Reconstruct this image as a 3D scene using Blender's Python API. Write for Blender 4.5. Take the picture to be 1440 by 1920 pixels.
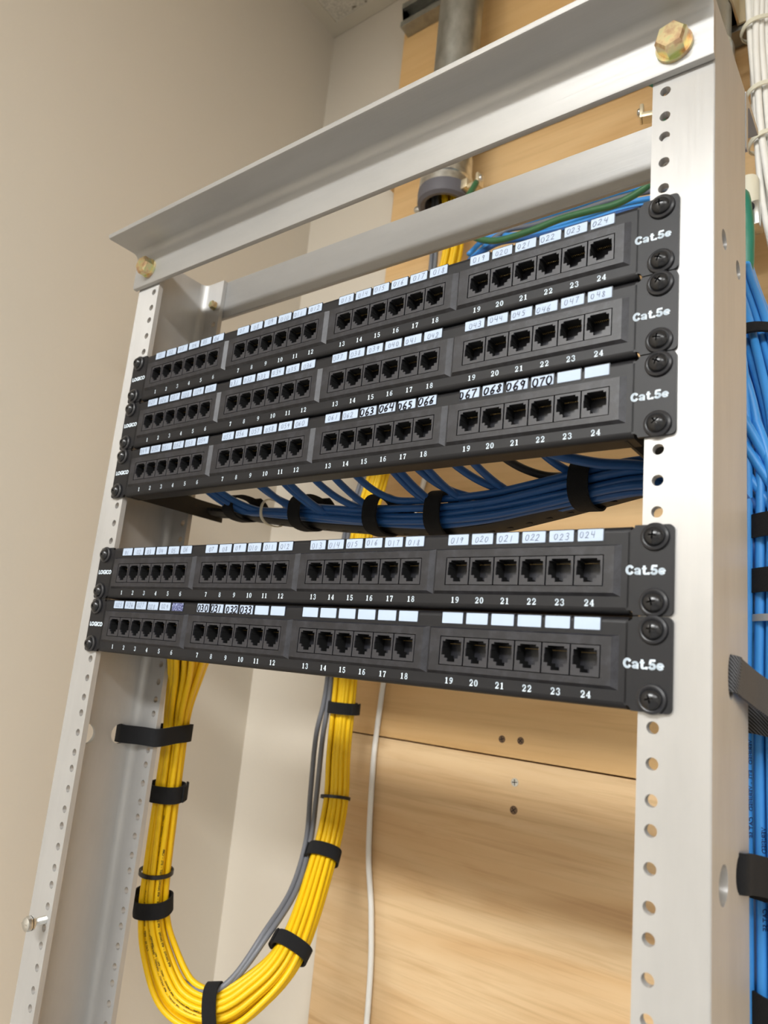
import bpy, bmesh, math, random
from mathutils import Vector, Matrix
from mathutils.geometry import delaunay_2d_cdt

random.seed(7)
for o in list(bpy.data.objects):
    bpy.data.objects.remove(o)
SC = bpy.context.scene
COL = SC.collection
PI = math.pi

# ------------------------------------------------------------------ camera
cd = bpy.data.cameras.new('camera')
cam = bpy.data.objects.new('camera', cd)
COL.objects.link(cam)
R = ((0.7946, 0.5996, 0.0955), (-0.0460, 0.2162, -0.9753), (-0.6054, 0.7706, 0.1994))
right, down, fwd = Vector(R[0]), Vector(R[1]), Vector(R[2])
m = Matrix((right, -down, -fwd)).transposed().to_4x4()
m.translation = Vector((0.3390, -0.3507, 0.0074))
cam.matrix_world = m
cd.sensor_fit = 'HORIZONTAL'
cd.sensor_width = 36.0
cd.lens = 36.0 * 1360.9 / 1440.0
cd.shift_x = 6.4 / 1440.0
cd.shift_y = 18.85 / 1440.0
cd.clip_start = 0.01
cd.clip_end = 50
cd.dof.use_dof = True
cd.dof.focus_distance = 0.50
cd.dof.aperture_fstop = 13.0
SC.camera = cam

# ------------------------------------------------------------------ exposure, world
SC.view_settings.view_transform = 'Standard'
SC.view_settings.look = 'None'
SC.view_settings.exposure = 0.88
SC.view_settings.gamma = 1.0
SC.view_settings.use_curve_mapping = False
W = bpy.data.worlds.new('world')
SC.world = W
W.use_nodes = True
W.node_tree.nodes['Background'].inputs[0].default_value = (0.5, 0.5, 0.5, 1)
W.node_tree.nodes['Background'].inputs[1].default_value = 0.02

# ------------------------------------------------------------------ ceiling lamps
CEIL = 1.037
LAMPS = [(0.18, -1.66, 1.20, 0.36, 40.0), (1.80, -1.66, 1.20, 0.36, 19.0), (0.18, -3.70, 1.20, 0.36, 5.0), (1.80, -3.70, 1.20, 0.36, 5.0)]
for i, (lx, ly, sx, sy, pw) in enumerate(LAMPS):
    ld = bpy.data.lights.new('fluorescent_tubes', 'AREA')
    ld.shape = 'RECTANGLE'
    ld.size = sx - 0.04
    ld.size_y = sy - 0.04
    ld.energy = pw
    ld.color = (0.97, 0.99, 1.0)
    lo = bpy.data.objects.new('fluorescent_tubes', ld)
    lo.location = (lx, ly, CEIL - 0.012)
    COL.objects.link(lo)
    LAMPS[i] = (lx, ly, sx, sy, pw, lo)


# ------------------------------------------------------------------ helpers
def lin(c):
    c = c / 255.0
    return c / 12.92 if c <= 0.04045 else ((c + 0.055) / 1.055) ** 2.4


def rgb(r, g, b):
    return (lin(r), lin(g), lin(b), 1.0)


def mat(name, col, rough=0.5, metal=0.0, **kw):
    M = bpy.data.materials.new(name)
    M.use_nodes = True
    b = M.node_tree.nodes['Principled BSDF']
    b.inputs['Base Color'].default_value = col
    b.inputs['Roughness'].default_value = rough
    b.inputs['Metallic'].default_value = metal
    for k, v in kw.items():
        b.inputs[k.replace('_', ' ')].default_value = v
    return M


def nodes(M):
    nt = M.node_tree
    return nt, nt.nodes, nt.links, nt.nodes['Principled BSDF']


def tex_coord(M, scale, kind='Object', loc=(0, 0, 0)):
    nt, N, L, b = nodes(M)
    tc = N.new('ShaderNodeTexCoord')
    mp = N.new('ShaderNodeMapping')
    mp.inputs['Scale'].default_value = scale
    mp.inputs['Location'].default_value = loc
    L.new(tc.outputs[kind], mp.inputs['Vector'])
    return mp.outputs['Vector']


def noise(M, vec, scale, detail=3, rough=0.5, dist=0.0):
    nt, N, L, b = nodes(M)
    n = N.new('ShaderNodeTexNoise')
    n.inputs['Scale'].default_value = scale
    n.inputs['Detail'].default_value = detail
    n.inputs['Roughness'].default_value = rough
    n.inputs['Distortion'].default_value = dist
    L.new(vec, n.inputs['Vector'])
    return n.outputs['Fac']


def ramp(M, fac, stops):
    nt, N, L, b = nodes(M)
    r = N.new('ShaderNodeValToRGB')
    el = r.color_ramp.elements
    while len(el) < len(stops):
        el.new(0.5)
    for e, (p, c) in zip(el, stops):
        e.position = p
        e.color = c
    L.new(fac, r.inputs['Fac'])
    return r.outputs['Color']


def mix(M, fac, a, b_, mode='MIX'):
    nt, N, L, b = nodes(M)
    x = N.new('ShaderNodeMix')
    x.data_type = 'RGBA'
    x.blend_type = mode
    for sock, v in ((0, fac), (6, a), (7, b_)):
        if hasattr(v, 'is_linked'):
            L.new(v, x.inputs[sock])
        else:
            x.inputs[sock].default_value = v
    return x.outputs[2]


def bump(M, h, strength, dist=0.001):
    nt, N, L, b = nodes(M)
    n = N.new('ShaderNodeBump')
    n.inputs['Strength'].default_value = strength
    n.inputs['Distance'].default_value = dist
    L.new(h, n.inputs['Height'])
    L.new(n.outputs['Normal'], b.inputs['Normal'])


def setin(M, name, sock):
    nt, N, L, b = nodes(M)
    L.new(sock, b.inputs[name])


# ------------------------------------------------------------------ materials
def make_wall(name, base):
    M = mat(name, base, 0.75)
    v = tex_coord(M, (1, 1, 1))
    bump(M, noise(M, v, 260, 3, 0.6), 0.12, 0.001)
    n = noise(M, v, 3, 3)
    setin(M, 'Base Color', mix(M, n, base, tuple(x * 0.95 for x in base[:3]) + (1,)))
    return M


M_WALL = make_wall('painted_drywall', rgb(213, 204, 189))
M_WALL2 = make_wall('painted_drywall_pale', rgb(208, 206, 202))
M_FLOOR = mat('vinyl_floor', rgb(140, 140, 140), 0.5)
v = tex_coord(M_FLOOR, (1, 1, 1))
setin(M_FLOOR, 'Base Color', ramp(M_FLOOR, noise(M_FLOOR, v, 40, 4), [(0.3, rgb(135, 135, 136)), (0.7, rgb(158, 158, 158))]))
M_TRIM = mat('painted_grid_metal', rgb(205, 197, 180), 0.45)

M_TILE = mat('fissured_ceiling_tile', rgb(215, 208, 194), 0.95)
v = tex_coord(M_TILE, (1, 1, 1))
f = ramp(M_TILE, noise(M_TILE, v, 75, 4, 0.62, 0.4), [(0.34, rgb(120, 108, 90)), (0.41, rgb(214, 207, 192))])
f2 = ramp(M_TILE, noise(M_TILE, v, 300, 2), [(0.35, (0.75, 0.75, 0.75, 1)), (0.6, (1, 1, 1, 1))])
setin(M_TILE, 'Base Color', mix(M_TILE, 1.0, f, f2, 'MULTIPLY'))


def make_alu(name, scale, rough=0.42, base=(0.55, 0.54, 0.525, 1)):
    M = mat(name, base, rough, 0.45)
    v = tex_coord(M, scale)
    n1 = noise(M, v, 900, 2, 0.6)
    v2 = tex_coord(M, tuple(0.25 + 0.75 * s for s in scale))
    n2 = noise(M, v2, 30, 4, 0.6)
    setin(M, 'Base Color', mix(M, n2, tuple(x * 0.70 for x in base[:3]) + (1,), base))
    nt, N, L, b = nodes(M)
    mr = N.new('ShaderNodeMapRange')
    mr.inputs[3].default_value = rough - 0.08
    mr.inputs[4].default_value = rough + 0.10
    L.new(n1, mr.inputs[0])
    L.new(mr.outputs[0], b.inputs['Roughness'])
    # brushed finish: the sheen spreads across the grain
    g = N.new('ShaderNodeNewGeometry')
    c = N.new('ShaderNodeVectorMath')
    c.operation = 'CROSS_PRODUCT'
    c.inputs[1].default_value = (0, 0, 1) if scale[2] < 0.5 else (1, 0, 0)
    L.new(g.outputs['Normal'], c.inputs[0])
    L.new(c.outputs[0], b.inputs['Tangent'])
    b.inputs['Anisotropic'].default_value = 0.75
    bump(M, n1, 0.10, 0.0006)
    return M


M_ALU = make_alu('brushed_aluminium_vertical', (1, 1, 0.02))
M_ALUX = make_alu('mill_aluminium_bar', (0.02, 1, 1), 0.44, (0.48, 0.475, 0.465, 1))


def make_ply(name, c1, c2, c3, seed, k=1.0):
    M = mat(name, c1, 0.55)
    v = tex_coord(M, (0.35, 1, 3.2), loc=(seed, seed * 2.3, seed * 1.7))
    fig = noise(M, v, 4.0, 4, 0.55, 0.9)
    c = ramp(M, fig, [(0.30, c3), (0.45, c2), (0.60, c1), (0.75, c2)])
    v2 = tex_coord(M, (0.03, 1, 1), loc=(seed, 0, 0))
    g = noise(M, v2, 230, 3, 0.6)
    gg = ramp(M, g, [(0.30, (0.80, 0.76, 0.70, 1)), (0.52, (1, 1, 1, 1))])
    v3 = tex_coord(M, (0.12, 1, 1.0), loc=(0, 0, seed))
    w = noise(M, v3, 60, 4, 0.55, 0.6)
    ww = ramp(M, w, [(0.28, (0.80, 0.72, 0.62, 1)), (0.46, (1, 1, 1, 1))])
    c = mix(M, 0.8 * k, c, gg, 'MULTIPLY')
    c = mix(M, 0.55 * k, c, ww, 'MULTIPLY')
    setin(M, 'Base Color', c)
    bump(M, g, 0.08, 0.0005)
    return M


M_PLYU = make_ply('plywood_amber', rgb(226, 186, 128), rgb(222, 180, 120), rgb(214, 170, 108), 3.1, 0.25)
M_PLYM = make_ply('plywood_pine_middle', rgb(220, 184, 132), rgb(213, 174, 120), rgb(202, 160, 104), 8.4, 0.5)
M_PLYL = make_ply('plywood_pine_lower', rgb(216, 186, 144), rgb(204, 168, 122), rgb(180, 140, 95), 5.2, 0.8)
M_PLYEDGE = mat('plywood_edge', rgb(170, 130, 80), 0.8)

M_PANEL = mat('black_powder_coat', rgb(22, 22, 25), 0.45)
v = tex_coord(M_PANEL, (1, 1, 1))
M_PANEL.node_tree.nodes['Principled BSDF'].inputs['Specular IOR Level'].default_value = 0.3
bump(M_PANEL, noise(M_PANEL, v, 2500, 2), 0.12, 0.0003)
M_BAR = mat('black_painted_steel', rgb(13, 13, 14), 0.6)
M_BLOCK = mat('black_moulded_plastic', rgb(54, 54, 58), 0.38)
v = tex_coord(M_BLOCK, (1, 1, 1))
M_BLOCK.node_tree.nodes['Principled BSDF'].inputs['Specular IOR Level'].default_value = 0.4
bump(M_BLOCK, noise(M_BLOCK, v, 1800, 3), 0.25, 0.0003)
n = noise(M_BLOCK, tex_coord(M_BLOCK, (1, 1, 1)), 160, 5, 0.7)
setin(M_BLOCK, 'Base Color', ramp(M_BLOCK, n, [(0.45, rgb(30, 30, 34)), (0.75, rgb(50, 50, 56))]))
M_JACK = mat('black_jack_plastic', rgb(40, 40, 45), 0.40)
M_DARK = mat('black_jack_cavity', rgb(5, 5, 6), 0.8)
M_GOLD = mat('gold_contacts', (0.30, 0.21, 0.08, 1), 0.45, 1.0)
M_PCB = mat('dark_circuit_board', rgb(20, 26, 24), 0.6)
M_LABEL = mat('label_paper', rgb(168, 183, 203), 0.6)
M_LABELB = mat('label_paper_inked', rgb(70, 76, 120), 0.6)
n = noise(M_LABELB, tex_coord(M_LABELB, (1, 1, 2)), 900, 3)
setin(M_LABELB, 'Base Color', ramp(M_LABELB, n, [(0.42, rgb(38, 42, 86)), (0.6, rgb(120, 128, 170)), (0.72, rgb(214, 226, 240))]))
M_LFRAME = mat('label_window_edge', rgb(28, 34, 44), 0.4)
M_PENCIL = mat('pencil_writing', rgb(112, 118, 138), 0.8)
M_MARKER = mat('marker_writing', rgb(30, 26, 40), 0.6)
M_INK = mat('white_screen_print', rgb(206, 218, 228), 0.6)
M_SCREW = mat('black_oxide_screw', rgb(24, 24, 26), 0.25)
M_WASHER = mat('black_nylon_washer', rgb(34, 34, 37), 0.32)
M_ZINC = mat('zinc_plated_steel', (0.75, 0.76, 0.76, 1), 0.28, 1.0)
n = noise(M_ZINC, tex_coord(M_ZINC, (1, 1, 1)), 120, 3)
setin(M_ZINC, 'Base Color', ramp(M_ZINC, n, [(0.3, (0.55, 0.55, 0.53, 1)), (0.7, (0.82, 0.83, 0.82, 1))]))
M_YZINC = mat('yellow_zinc_bolt', (0.70, 0.56, 0.33, 1), 0.28, 1.0)
n = noise(M_YZINC, tex_coord(M_YZINC, (1, 1, 1)), 180, 3)
setin(M_YZINC, 'Base Color', ramp(M_YZINC, n, [(0.35, (0.62, 0.40, 0.24, 1)), (0.5, (0.78, 0.64, 0.36, 1)), (0.68, (0.62, 0.66, 0.36, 1))]))
M_EMT = mat('galvanised_conduit', (0.52, 0.53, 0.50, 1), 0.45, 1.0)
n = noise(M_EMT, tex_coord(M_EMT, (1, 1, 0.5)), 70, 4)
setin(M_EMT, 'Base Color', ramp(M_EMT, n, [(0.3, (0.36, 0.36, 0.33, 1)), (0.7, (0.56, 0.57, 0.54, 1))]))
M_STRUT = mat('galvanised_strut', (0.40, 0.40, 0.36, 1), 0.5, 0.9)
n = noise(M_STRUT, tex_coord(M_STRUT, (1, 1, 1)), 50, 3)
setin(M_STRUT, 'Base Color', ramp(M_STRUT, n, [(0.3, (0.30, 0.30, 0.27, 1)), (0.7, (0.45, 0.45, 0.41, 1))]))
M_CREAM = mat('cream_clamp', (0.80, 0.70, 0.50, 1), 0.4, 0.7)
M_GREYPL = mat('dark_throat_bushing', rgb(96, 94, 100), 0.5)
M_VELCRO = mat('black_hook_and_loop', rgb(17, 17, 19), 1.0)
n = noise(M_VELCRO, tex_coord(M_VELCRO, (1, 1, 1)), 1600, 3)
bump(M_VELCRO, n, 0.6, 0.0008)
M_WEAVE = mat('black_woven_strap', rgb(40, 40, 42), 0.7)
nt, N, L, b = nodes(M_WEAVE)
wv = N.new('ShaderNodeTexWave')
wv.wave_type = 'BANDS'
wv.bands_direction = 'DIAGONAL'
wv.inputs['Scale'].default_value = 330
L.new(tex_coord(M_WEAVE, (1, 1, 1)), wv.inputs['Vector'])
setin(M_WEAVE, 'Base Color', ramp(M_WEAVE, wv.outputs['Fac'], [(0.35, rgb(18, 18, 19)), (0.85, rgb(96, 96, 99))]))
M_TIEB = mat('black_nylon_tie', rgb(22, 22, 24), 0.4)
M_TIEW = mat('natural_nylon_tie', rgb(215, 210, 190), 0.4)
M_TIEG = mat('grey_nylon_tie', rgb(150, 152, 155), 0.4)


def cable_mat(name, col, rough=0.42, spec=0.4):
    M = mat(name, col, rough)
    M.node_tree.nodes['Principled BSDF'].inputs['Specular IOR Level'].default_value = spec
    n = noise(M, tex_coord(M, (1, 1, 1)), 45, 2)
    setin(M, 'Base Color', mix(M, n, col, tuple(x * 0.88 for x in col[:3]) + (1,)))
    return M


M_YEL = cable_mat('yellow_cable_jacket', rgb(240, 194, 14), 0.45)
M_BLUE = cable_mat('blue_cable_jacket', rgb(66, 150, 226), 0.38)
M_NAVY = cable_mat('deep_blue_cable_jacket', rgb(40, 92, 158), 0.42)
M_GREY = cable_mat('grey_cable_jacket', rgb(112, 114, 120), 0.45)
M_BLK = cable_mat('black_cable_jacket', rgb(34, 34, 36), 0.45)
M_WHT = cable_mat('white_cable_jacket', rgb(240, 238, 232), 0.45)
M_GRN = cable_mat('green_ground_jacket', rgb(60, 108, 70), 0.45)
M_GRN2 = cable_mat('teal_green_ground_jacket', rgb(36, 116, 94), 0.4)
M_PRINT = mat('cable_print_black', rgb(30, 28, 20), 0.7)
M_PRINTB = mat('cable_print_navy', rgb(14, 40, 92), 0.7)
M_DIFF = mat('lamp_diffuser', (0.9, 0.9, 0.88, 1), 0.5)
nt, N, L, b = nodes(M_DIFF)
b.inputs['Emission Color'].default_value = (1, 0.97, 0.91, 1)
b.inputs['Emission Strength'].default_value = 4.0


# ------------------------------------------------------------------ object helpers
def obj(name, bm_or_mesh, mats, parent=None, smooth=None, **props):
    if isinstance(bm_or_mesh, bmesh.types.BMesh):
        me = bpy.data.meshes.new(name)
        bmesh.ops.recalc_face_normals(bm_or_mesh, faces=bm_or_mesh.faces)
        bm_or_mesh.to_mesh(me)
        bm_or_mesh.free()
        for mm in (mats if isinstance(mats, (list, tuple)) else [mats]):
            me.materials.append(mm)
        if smooth is not None:
            me.shade_smooth()
            if smooth < 3.1:
                me.set_sharp_from_angle(angle=smooth)
    else:
        me = bm_or_mesh
    o = bpy.data.objects.new(name, me)
    COL.objects.link(o)
    if parent:
        o.parent = parent
    for k, val in props.items():
        o[k] = val
    return o


def thing(name, label, cat, loc=(0, 0, 0), group=None):
    o = bpy.data.objects.new(name, None)
    o.empty_display_size = 0.02
    COL.objects.link(o)
    o.location = loc
    o['label'] = label
    o['category'] = cat
    if group:
        o['group'] = group
    return o


def box(bm, lo, hi, mi=0, bevel=0.0):
    x0, y0, z0 = lo
    x1, y1, z1 = hi
    vs = [bm.verts.new(p) for p in ((x0, y0, z0), (x1, y0, z0), (x1, y1, z0), (x0, y1, z0),
                                    (x0, y0, z1), (x1, y0, z1), (x1, y1, z1), (x0, y1, z1))]
    fs = []
    for q in ((0, 3, 2, 1), (4, 5, 6, 7), (0, 1, 5, 4), (1, 2, 6, 5), (2, 3, 7, 6), (3, 0, 4, 7)):
        f = bm.faces.new([vs[i] for i in q])
        f.material_index = mi
        fs.append(f)
    if bevel:
        es = list({e for f in fs for e in f.edges})
        bmesh.ops.bevel(bm, geom=es, offset=bevel, segments=2, affect='EDGES', profile=0.5)
    return fs


def inside(p, poly):
    c = False
    n = len(poly)
    for i in range(n):
        (x0, y0), (x1_, y1_) = poly[i], poly[(i + 1) % n]
        if (y0 > p[1]) != (y1_ > p[1]) and p[0] < (x1_ - x0) * (p[1] - y0) / (y1_ - y0) + x0:
            c = not c
    return c


def keep_face(vs, outline, holes):
    p = (sum(q.x for q in vs) / len(vs), sum(q.y for q in vs) / len(vs))
    return inside(p, outline) and not any(inside(p, h) for h in holes)


def plate(bm, outline, holes, thick, fn, mi=0, back=True):
    """flat plate with holes; 2-D (u,v) -> fn(u,v,d), d = 0 front .. thick back"""
    loops = [outline] + holes
    pts, edges = [], []
    for lp in loops:
        s = len(pts)
        pts += [Vector(p) for p in lp]
        edges += [(s + i, s + (i + 1) % len(lp)) for i in range(len(lp))]
    vc, ec, fc = delaunay_2d_cdt(pts, edges, [], 0, 1e-7)[:3]
    fc = [f for f in fc if keep_face([vc[i] for i in f], outline, holes)]
    fr = [bm.verts.new(fn(p.x, p.y, 0)) for p in vc]
    bk = [bm.verts.new(fn(p.x, p.y, thick)) for p in vc]
    cnt = {}
    for f in fc:
        bm.faces.new([fr[i] for i in f]).material_index = mi
        if back:
            bm.faces.new([bk[i] for i in reversed(f)]).material_index = mi
        for i in range(len(f)):
            a, b2 = f[i], f[(i + 1) % len(f)]
            cnt[frozenset((a, b2))] = cnt.get(frozenset((a, b2)), 0) + 1
    for e, k in cnt.items():
        if k == 1:
            a, b2 = tuple(e)
            bm.faces.new((fr[a], fr[b2], bk[b2], bk[a])).material_index = mi


def circ(cx, cy, r, n=16):
    return [(cx + r * math.cos(2 * PI * i / n), cy + r * math.sin(2 * PI * i / n)) for i in range(n)]


def rrect(x0, y0, x1, y1, r, n=4):
    out = []
    for cx, cy, a in ((x1 - r, y1 - r, 0), (x0 + r, y1 - r, 90), (x0 + r, y0 + r, 180), (x1 - r, y0 + r, 270)):
        for i in range(n + 1):
            t = math.radians(a + 90 * i / n)
            out.append((cx + r * math.cos(t), cy + r * math.sin(t)))
    return out


def extrude_profile(bm, prof, a0, a1, fn, mi=0):
    """closed 2-D profile swept from a0 to a1: fn(u, v, a)"""
    A = [bm.verts.new(fn(u, v, a0)) for u, v in prof]
    B = [bm.verts.new(fn(u, v, a1)) for u, v in prof]
    n = len(prof)
    for i in range(n):
        bm.faces.new((A[i], A[(i + 1) % n], B[(i + 1) % n], B[i])).material_index = mi
    bm.faces.new(A[::-1]).material_index = mi
    bm.faces.new(B).material_index = mi


def lathe(bm, prof, mat4=None, n=32, mi=0, closed=False):
    """prof = [(r, h)...] about the local z axis"""
    mat4 = mat4 or Matrix.Identity(4)
    rings = []
    for r, h in prof:
        if r < 1e-7:
            rings.append([bm.verts.new(mat4 @ Vector((0, 0, h)))])
        else:
            rings.append([bm.verts.new(mat4 @ Vector((r * math.cos(2 * PI * i / n), r * math.sin(2 * PI * i / n), h))) for i in range(n)])
    prs = list(zip(rings, rings[1:]))
    if closed:
        prs.append((rings[-1], rings[0]))
    for A, B in prs:
        for i in range(n):
            j = (i + 1) % n
            if len(A) == 1 and len(B) == 1:
                continue
            if len(A) == 1:
                f = bm.faces.new((A[0], B[j], B[i]))
            elif len(B) == 1:
                f = bm.faces.new((A[i], A[j], B[0]))
            else:
                f = bm.faces.new((A[i], A[j], B[j], B[i]))
            f.material_index = mi


def axis_mat(origin, zdir, xdir=None):
    z = Vector(zdir).normalized()
    x = Vector(xdir) if xdir else (Vector((1, 0, 0)) if abs(z.x) < 0.9 else Vector((0, 1, 0)))
    x = (x - z * x.dot(z)).normalized()
    y = z.cross(x)
    M = Matrix((x, y, z)).transposed().to_4x4()
    M.translation = Vector(origin)
    return M


def catmull(pts, per=10):
    """pts: list of equal-length tuples -> smooth dense list"""
    P = [Vector(p) if len(p) <= 4 else p for p in pts]
    dim = len(pts[0])
    ext = [[2 * pts[0][k] - pts[1][k] for k in range(dim)]] + [list(p) for p in pts] + [[2 * pts[-1][k] - pts[-2][k] for k in range(dim)]]
    out = []
    for i in range(1, len(ext) - 2):
        p0, p1, p2, p3 = ext[i - 1:i + 3]
        for s in range(per):
            t = s / per
            out.append([0.5 * ((2 * p1[k]) + (-p0[k] + p2[k]) * t + (2 * p0[k] - 5 * p1[k] + 4 * p2[k] - p3[k]) * t * t + (-p0[k] + 3 * p1[k] - 3 * p2[k] + p3[k]) * t ** 3) for k in range(dim)])
    out.append(list(pts[-1]))
    return out


def frames(P):
    T = []
    for i in range(len(P)):
        a = P[max(i - 1, 0)]
        b2 = P[min(i + 1, len(P) - 1)]
        T.append((b2 - a).normalized())
    ref = Vector((0, -1, 0.2)) if abs(T[0].y) < 0.9 else Vector((0, 0, 1))
    n = (ref - T[0] * ref.dot(T[0])).normalized()
    out = []
    for t in T:
        n = (n - t * n.dot(t)).normalized()
        out.append((t, n, t.cross(n)))
    return out


def tube(bm, P, r, sides=8, caps=True, mi=0):
    P = [Vector(p) for p in P]
    F = frames(P)
    rings = []
    for p, (t, n, b2) in zip(P, F):
        rings.append([bm.verts.new(p + (n * math.cos(2 * PI * k / sides) + b2 * math.sin(2 * PI * k / sides)) * r) for k in range(sides)])
    for A, B in zip(rings, rings[1:]):
        for k in range(sides):
            j = (k + 1) % sides
            bm.faces.new((A[k], A[j], B[j], B[k])).material_index = mi
    if caps:
        bm.faces.new(rings[0][::-1]).material_index = mi
        bm.faces.new(rings[-1]).material_index = mi


def text_mesh(body, size, offset=0.0, align='CENTER', extrude=0.0, spacing=1.0):
    c = bpy.data.curves.new('lettering', 'FONT')
    c.body = body
    c.size = size
    c.offset = offset
    c.align_x = align
    c.align_y = 'CENTER'
    c.extrude = extrude
    c.space_character = spacing
    c.resolution_u = 3
    o = bpy.data.objects.new('lettering', c)
    COL.objects.link(o)
    dg = bpy.context.evaluated_depsgraph_get()
    me = bpy.data.meshes.new_from_object(o.evaluated_get(dg))
    bpy.data.objects.remove(o)
    bpy.data.curves.remove(c)
    return me


VIEW = Vector((0.55, -0.8, -0.1)).normalized()      # towards the open side of the room


def print_on(P, r, s0, body, size, name, m_, parent, turn=0.0):
    """writing wrapped on a cable jacket, read along its length, facing the open side"""
    P = [Vector(p) for p in P]
    cum = [0.0]
    for a, b2 in zip(P, P[1:]):
        cum.append(cum[-1] + (b2 - a).length)
    me = text_mesh(body, size, 0.00006, 'LEFT')
    F = frames(P)
    k = 0
    for vtx in sorted(me.vertices, key=lambda q: q.co.x):
        s = s0 + vtx.co.x
        s = min(max(s, 0), cum[-1] - 1e-6)
        while cum[k + 1] < s:
            k += 1
        u = (s - cum[k]) / (cum[k + 1] - cum[k])
        p = P[k].lerp(P[k + 1], u)
        t = F[k][0].lerp(F[k + 1][0], u).normalized()
        d = (VIEW - t * VIEW.dot(t)).normalized()
        side = t.cross(d)
        a = vtx.co.y / r + turn
        vtx.co = p + (d * math.cos(a) - side * -math.sin(a)) * (r + 0.00022)
    me.materials.append(m_)
    return obj(name, me, m_, parent)


def disc_offsets(n, seed=0):
    rnd = random.Random(seed)
    return [(math.sqrt((i + 0.5) / n) * math.cos(i * 2.39996 + seed), math.sqrt((i + 0.5) / n) * math.sin(i * 2.39996 + seed)) for i in range(n)]


def bundle(ctrl, n, r, seed, twist=0.5, wobble=0.1, per=9, toward=VIEW, hexpack=False):
    """ctrl rows: x, y, z, wide radius, thin radius. Wide lies across the path as seen from the room."""
    D = catmull(ctrl, per)
    P = [Vector(q[:3]) for q in D]
    F = frames(P)
    offs = disc_offsets(n, seed)
    rnd = random.Random(seed)
    paths = []
    N_ = len(P)
    for i, (a, b2) in enumerate(offs):
        ph1, ph2, f1 = rnd.uniform(0, 6.3), rnd.uniform(0, 6.3), rnd.uniform(0.6, 1.4)
        path = []
        for k in range(N_):
            t = F[k][0]
            w = t.cross(toward)
            w = w.normalized()
            d = w.cross(t)
            u = k / (N_ - 1)
            ang = twist * (u - 0.5) * 2
            aa = a * math.cos(ang) - b2 * math.sin(ang) + wobble * math.sin(ph1 + 9 * f1 * u)
            bb = a * math.sin(ang) + b2 * math.cos(ang) + wobble * math.sin(ph2 + 8 * f1 * u)
            q = math.hypot(aa, bb)
            if q > 1:
                aa, bb = aa / q, bb / q
            path.append(P[k] + w * aa * (D[k][3] - r) + d * bb * (D[k][4] - r))
        paths.append(path)
    return paths, P, F, D


def strap(name, label, centre, tangent, wide, thin, width, m_=None, thick=0.0016, cat='cable strap', tail=None, e=0.8, group=None, toward=VIEW, n=40):
    """an oval band round a bundle"""
    c = Vector(centre)
    t = Vector(tangent).normalized()
    w = t.cross(toward).normalized()
    d = w.cross(t)
    bm = bmesh.new()
    rings = []
    for i in range(n):
        a = 2 * PI * i / n
        ca, sa = math.cos(a), math.sin(a)
        x = math.copysign(abs(ca) ** e, ca)
        y = math.copysign(abs(sa) ** e, sa)
        ring = []
        for rr, hh in ((0, -0.5), (0, 0.5), (thick, 0.5), (thick, -0.5)):
            ring.append(bm.verts.new(c + w * x * (wide + rr) + d * y * (thin + rr) + t * hh * width))
        rings.append(ring)
    for i in range(n):
        A, B = rings[i], rings[(i + 1) % n]
        for k in range(4):
            j = (k + 1) % 4
            bm.faces.new((A[k], A[j], B[j], B[k]))
    if tail:
        # loose end lying over the band: from angle a0 to a1, lifted outwards, shifted along the bundle
        a0, a1, lift, shift = tail
        rr_ = []
        m2 = 14
        for i in range(m2):
            u = i / (m2 - 1)
            a = a0 + (a1 - a0) * u
            ca, sa = math.cos(a), math.sin(a)
            x = math.copysign(abs(ca) ** 0.8, ca)
            y = math.copysign(abs(sa) ** 0.8, sa)
            ex = thick * 1.05 + lift * u * u
            rr_.append([bm.verts.new(c + w * x * (wide + ex + q) + d * y * (thin + ex + q) + t * (h * width * 0.96 + shift)) for q, h in ((0, -0.5), (0, 0.5), (thick, 0.5), (thick, -0.5))])
        for A, B in zip(rr_, rr_[1:]):
            for k in range(4):
                j = (k + 1) % 4
                bm.faces.new((A[k], A[j], B[j], B[k]))
        bm.faces.new(rr_[0][::-1])
        bm.faces.new(rr_[-1])
    o = obj(name, bm, m_ or M_VELCRO, None, 0.9)
    o['label'] = label
    o['category'] = cat
    if group:
        o['group'] = group
    return o


def path_strap(label, cl, half, m_, per=5, up=Vector((0, 0, 1)), thick=0.0017):
    """a flat band that follows a path"""
    bm = bmesh.new()
    cl = catmull(cl, per)
    prev = None
    for i, c_ in enumerate(cl):
        a = Vector(cl[max(i - 1, 0)])
        b2 = Vector(cl[min(i + 1, len(cl) - 1)])
        tv = (b2 - a).normalized()
        hv = (up - tv * tv.dot(up)).normalized()
        nv = tv.cross(hv)
        ring = [bm.verts.new(Vector(c_) + nv * e + hv * q) for e, q in ((0, -half), (0, half), (thick, half), (thick, -half))]
        if prev:
            for k_ in range(4):
                bm.faces.new((prev[k_], prev[(k_ + 1) % 4], ring[(k_ + 1) % 4], ring[k_]))
        else:
            bm.faces.new(ring[::-1])
        prev = ring
    bm.faces.new(prev)
    return obj('cable_strap', bm, m_, None, 0.9, label=label, category='cable strap')


# ================================================================== THE ROOM
XL, XR, YB, YF, ZF = -0.425, 3.0, 0.368, -5.0, -1.75


def struct(name, lo, hi, m_):
    bm = bmesh.new()
    box(bm, lo, hi)
    o = obj(name, bm, m_)
    o['kind'] = 'structure'
    return o


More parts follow.
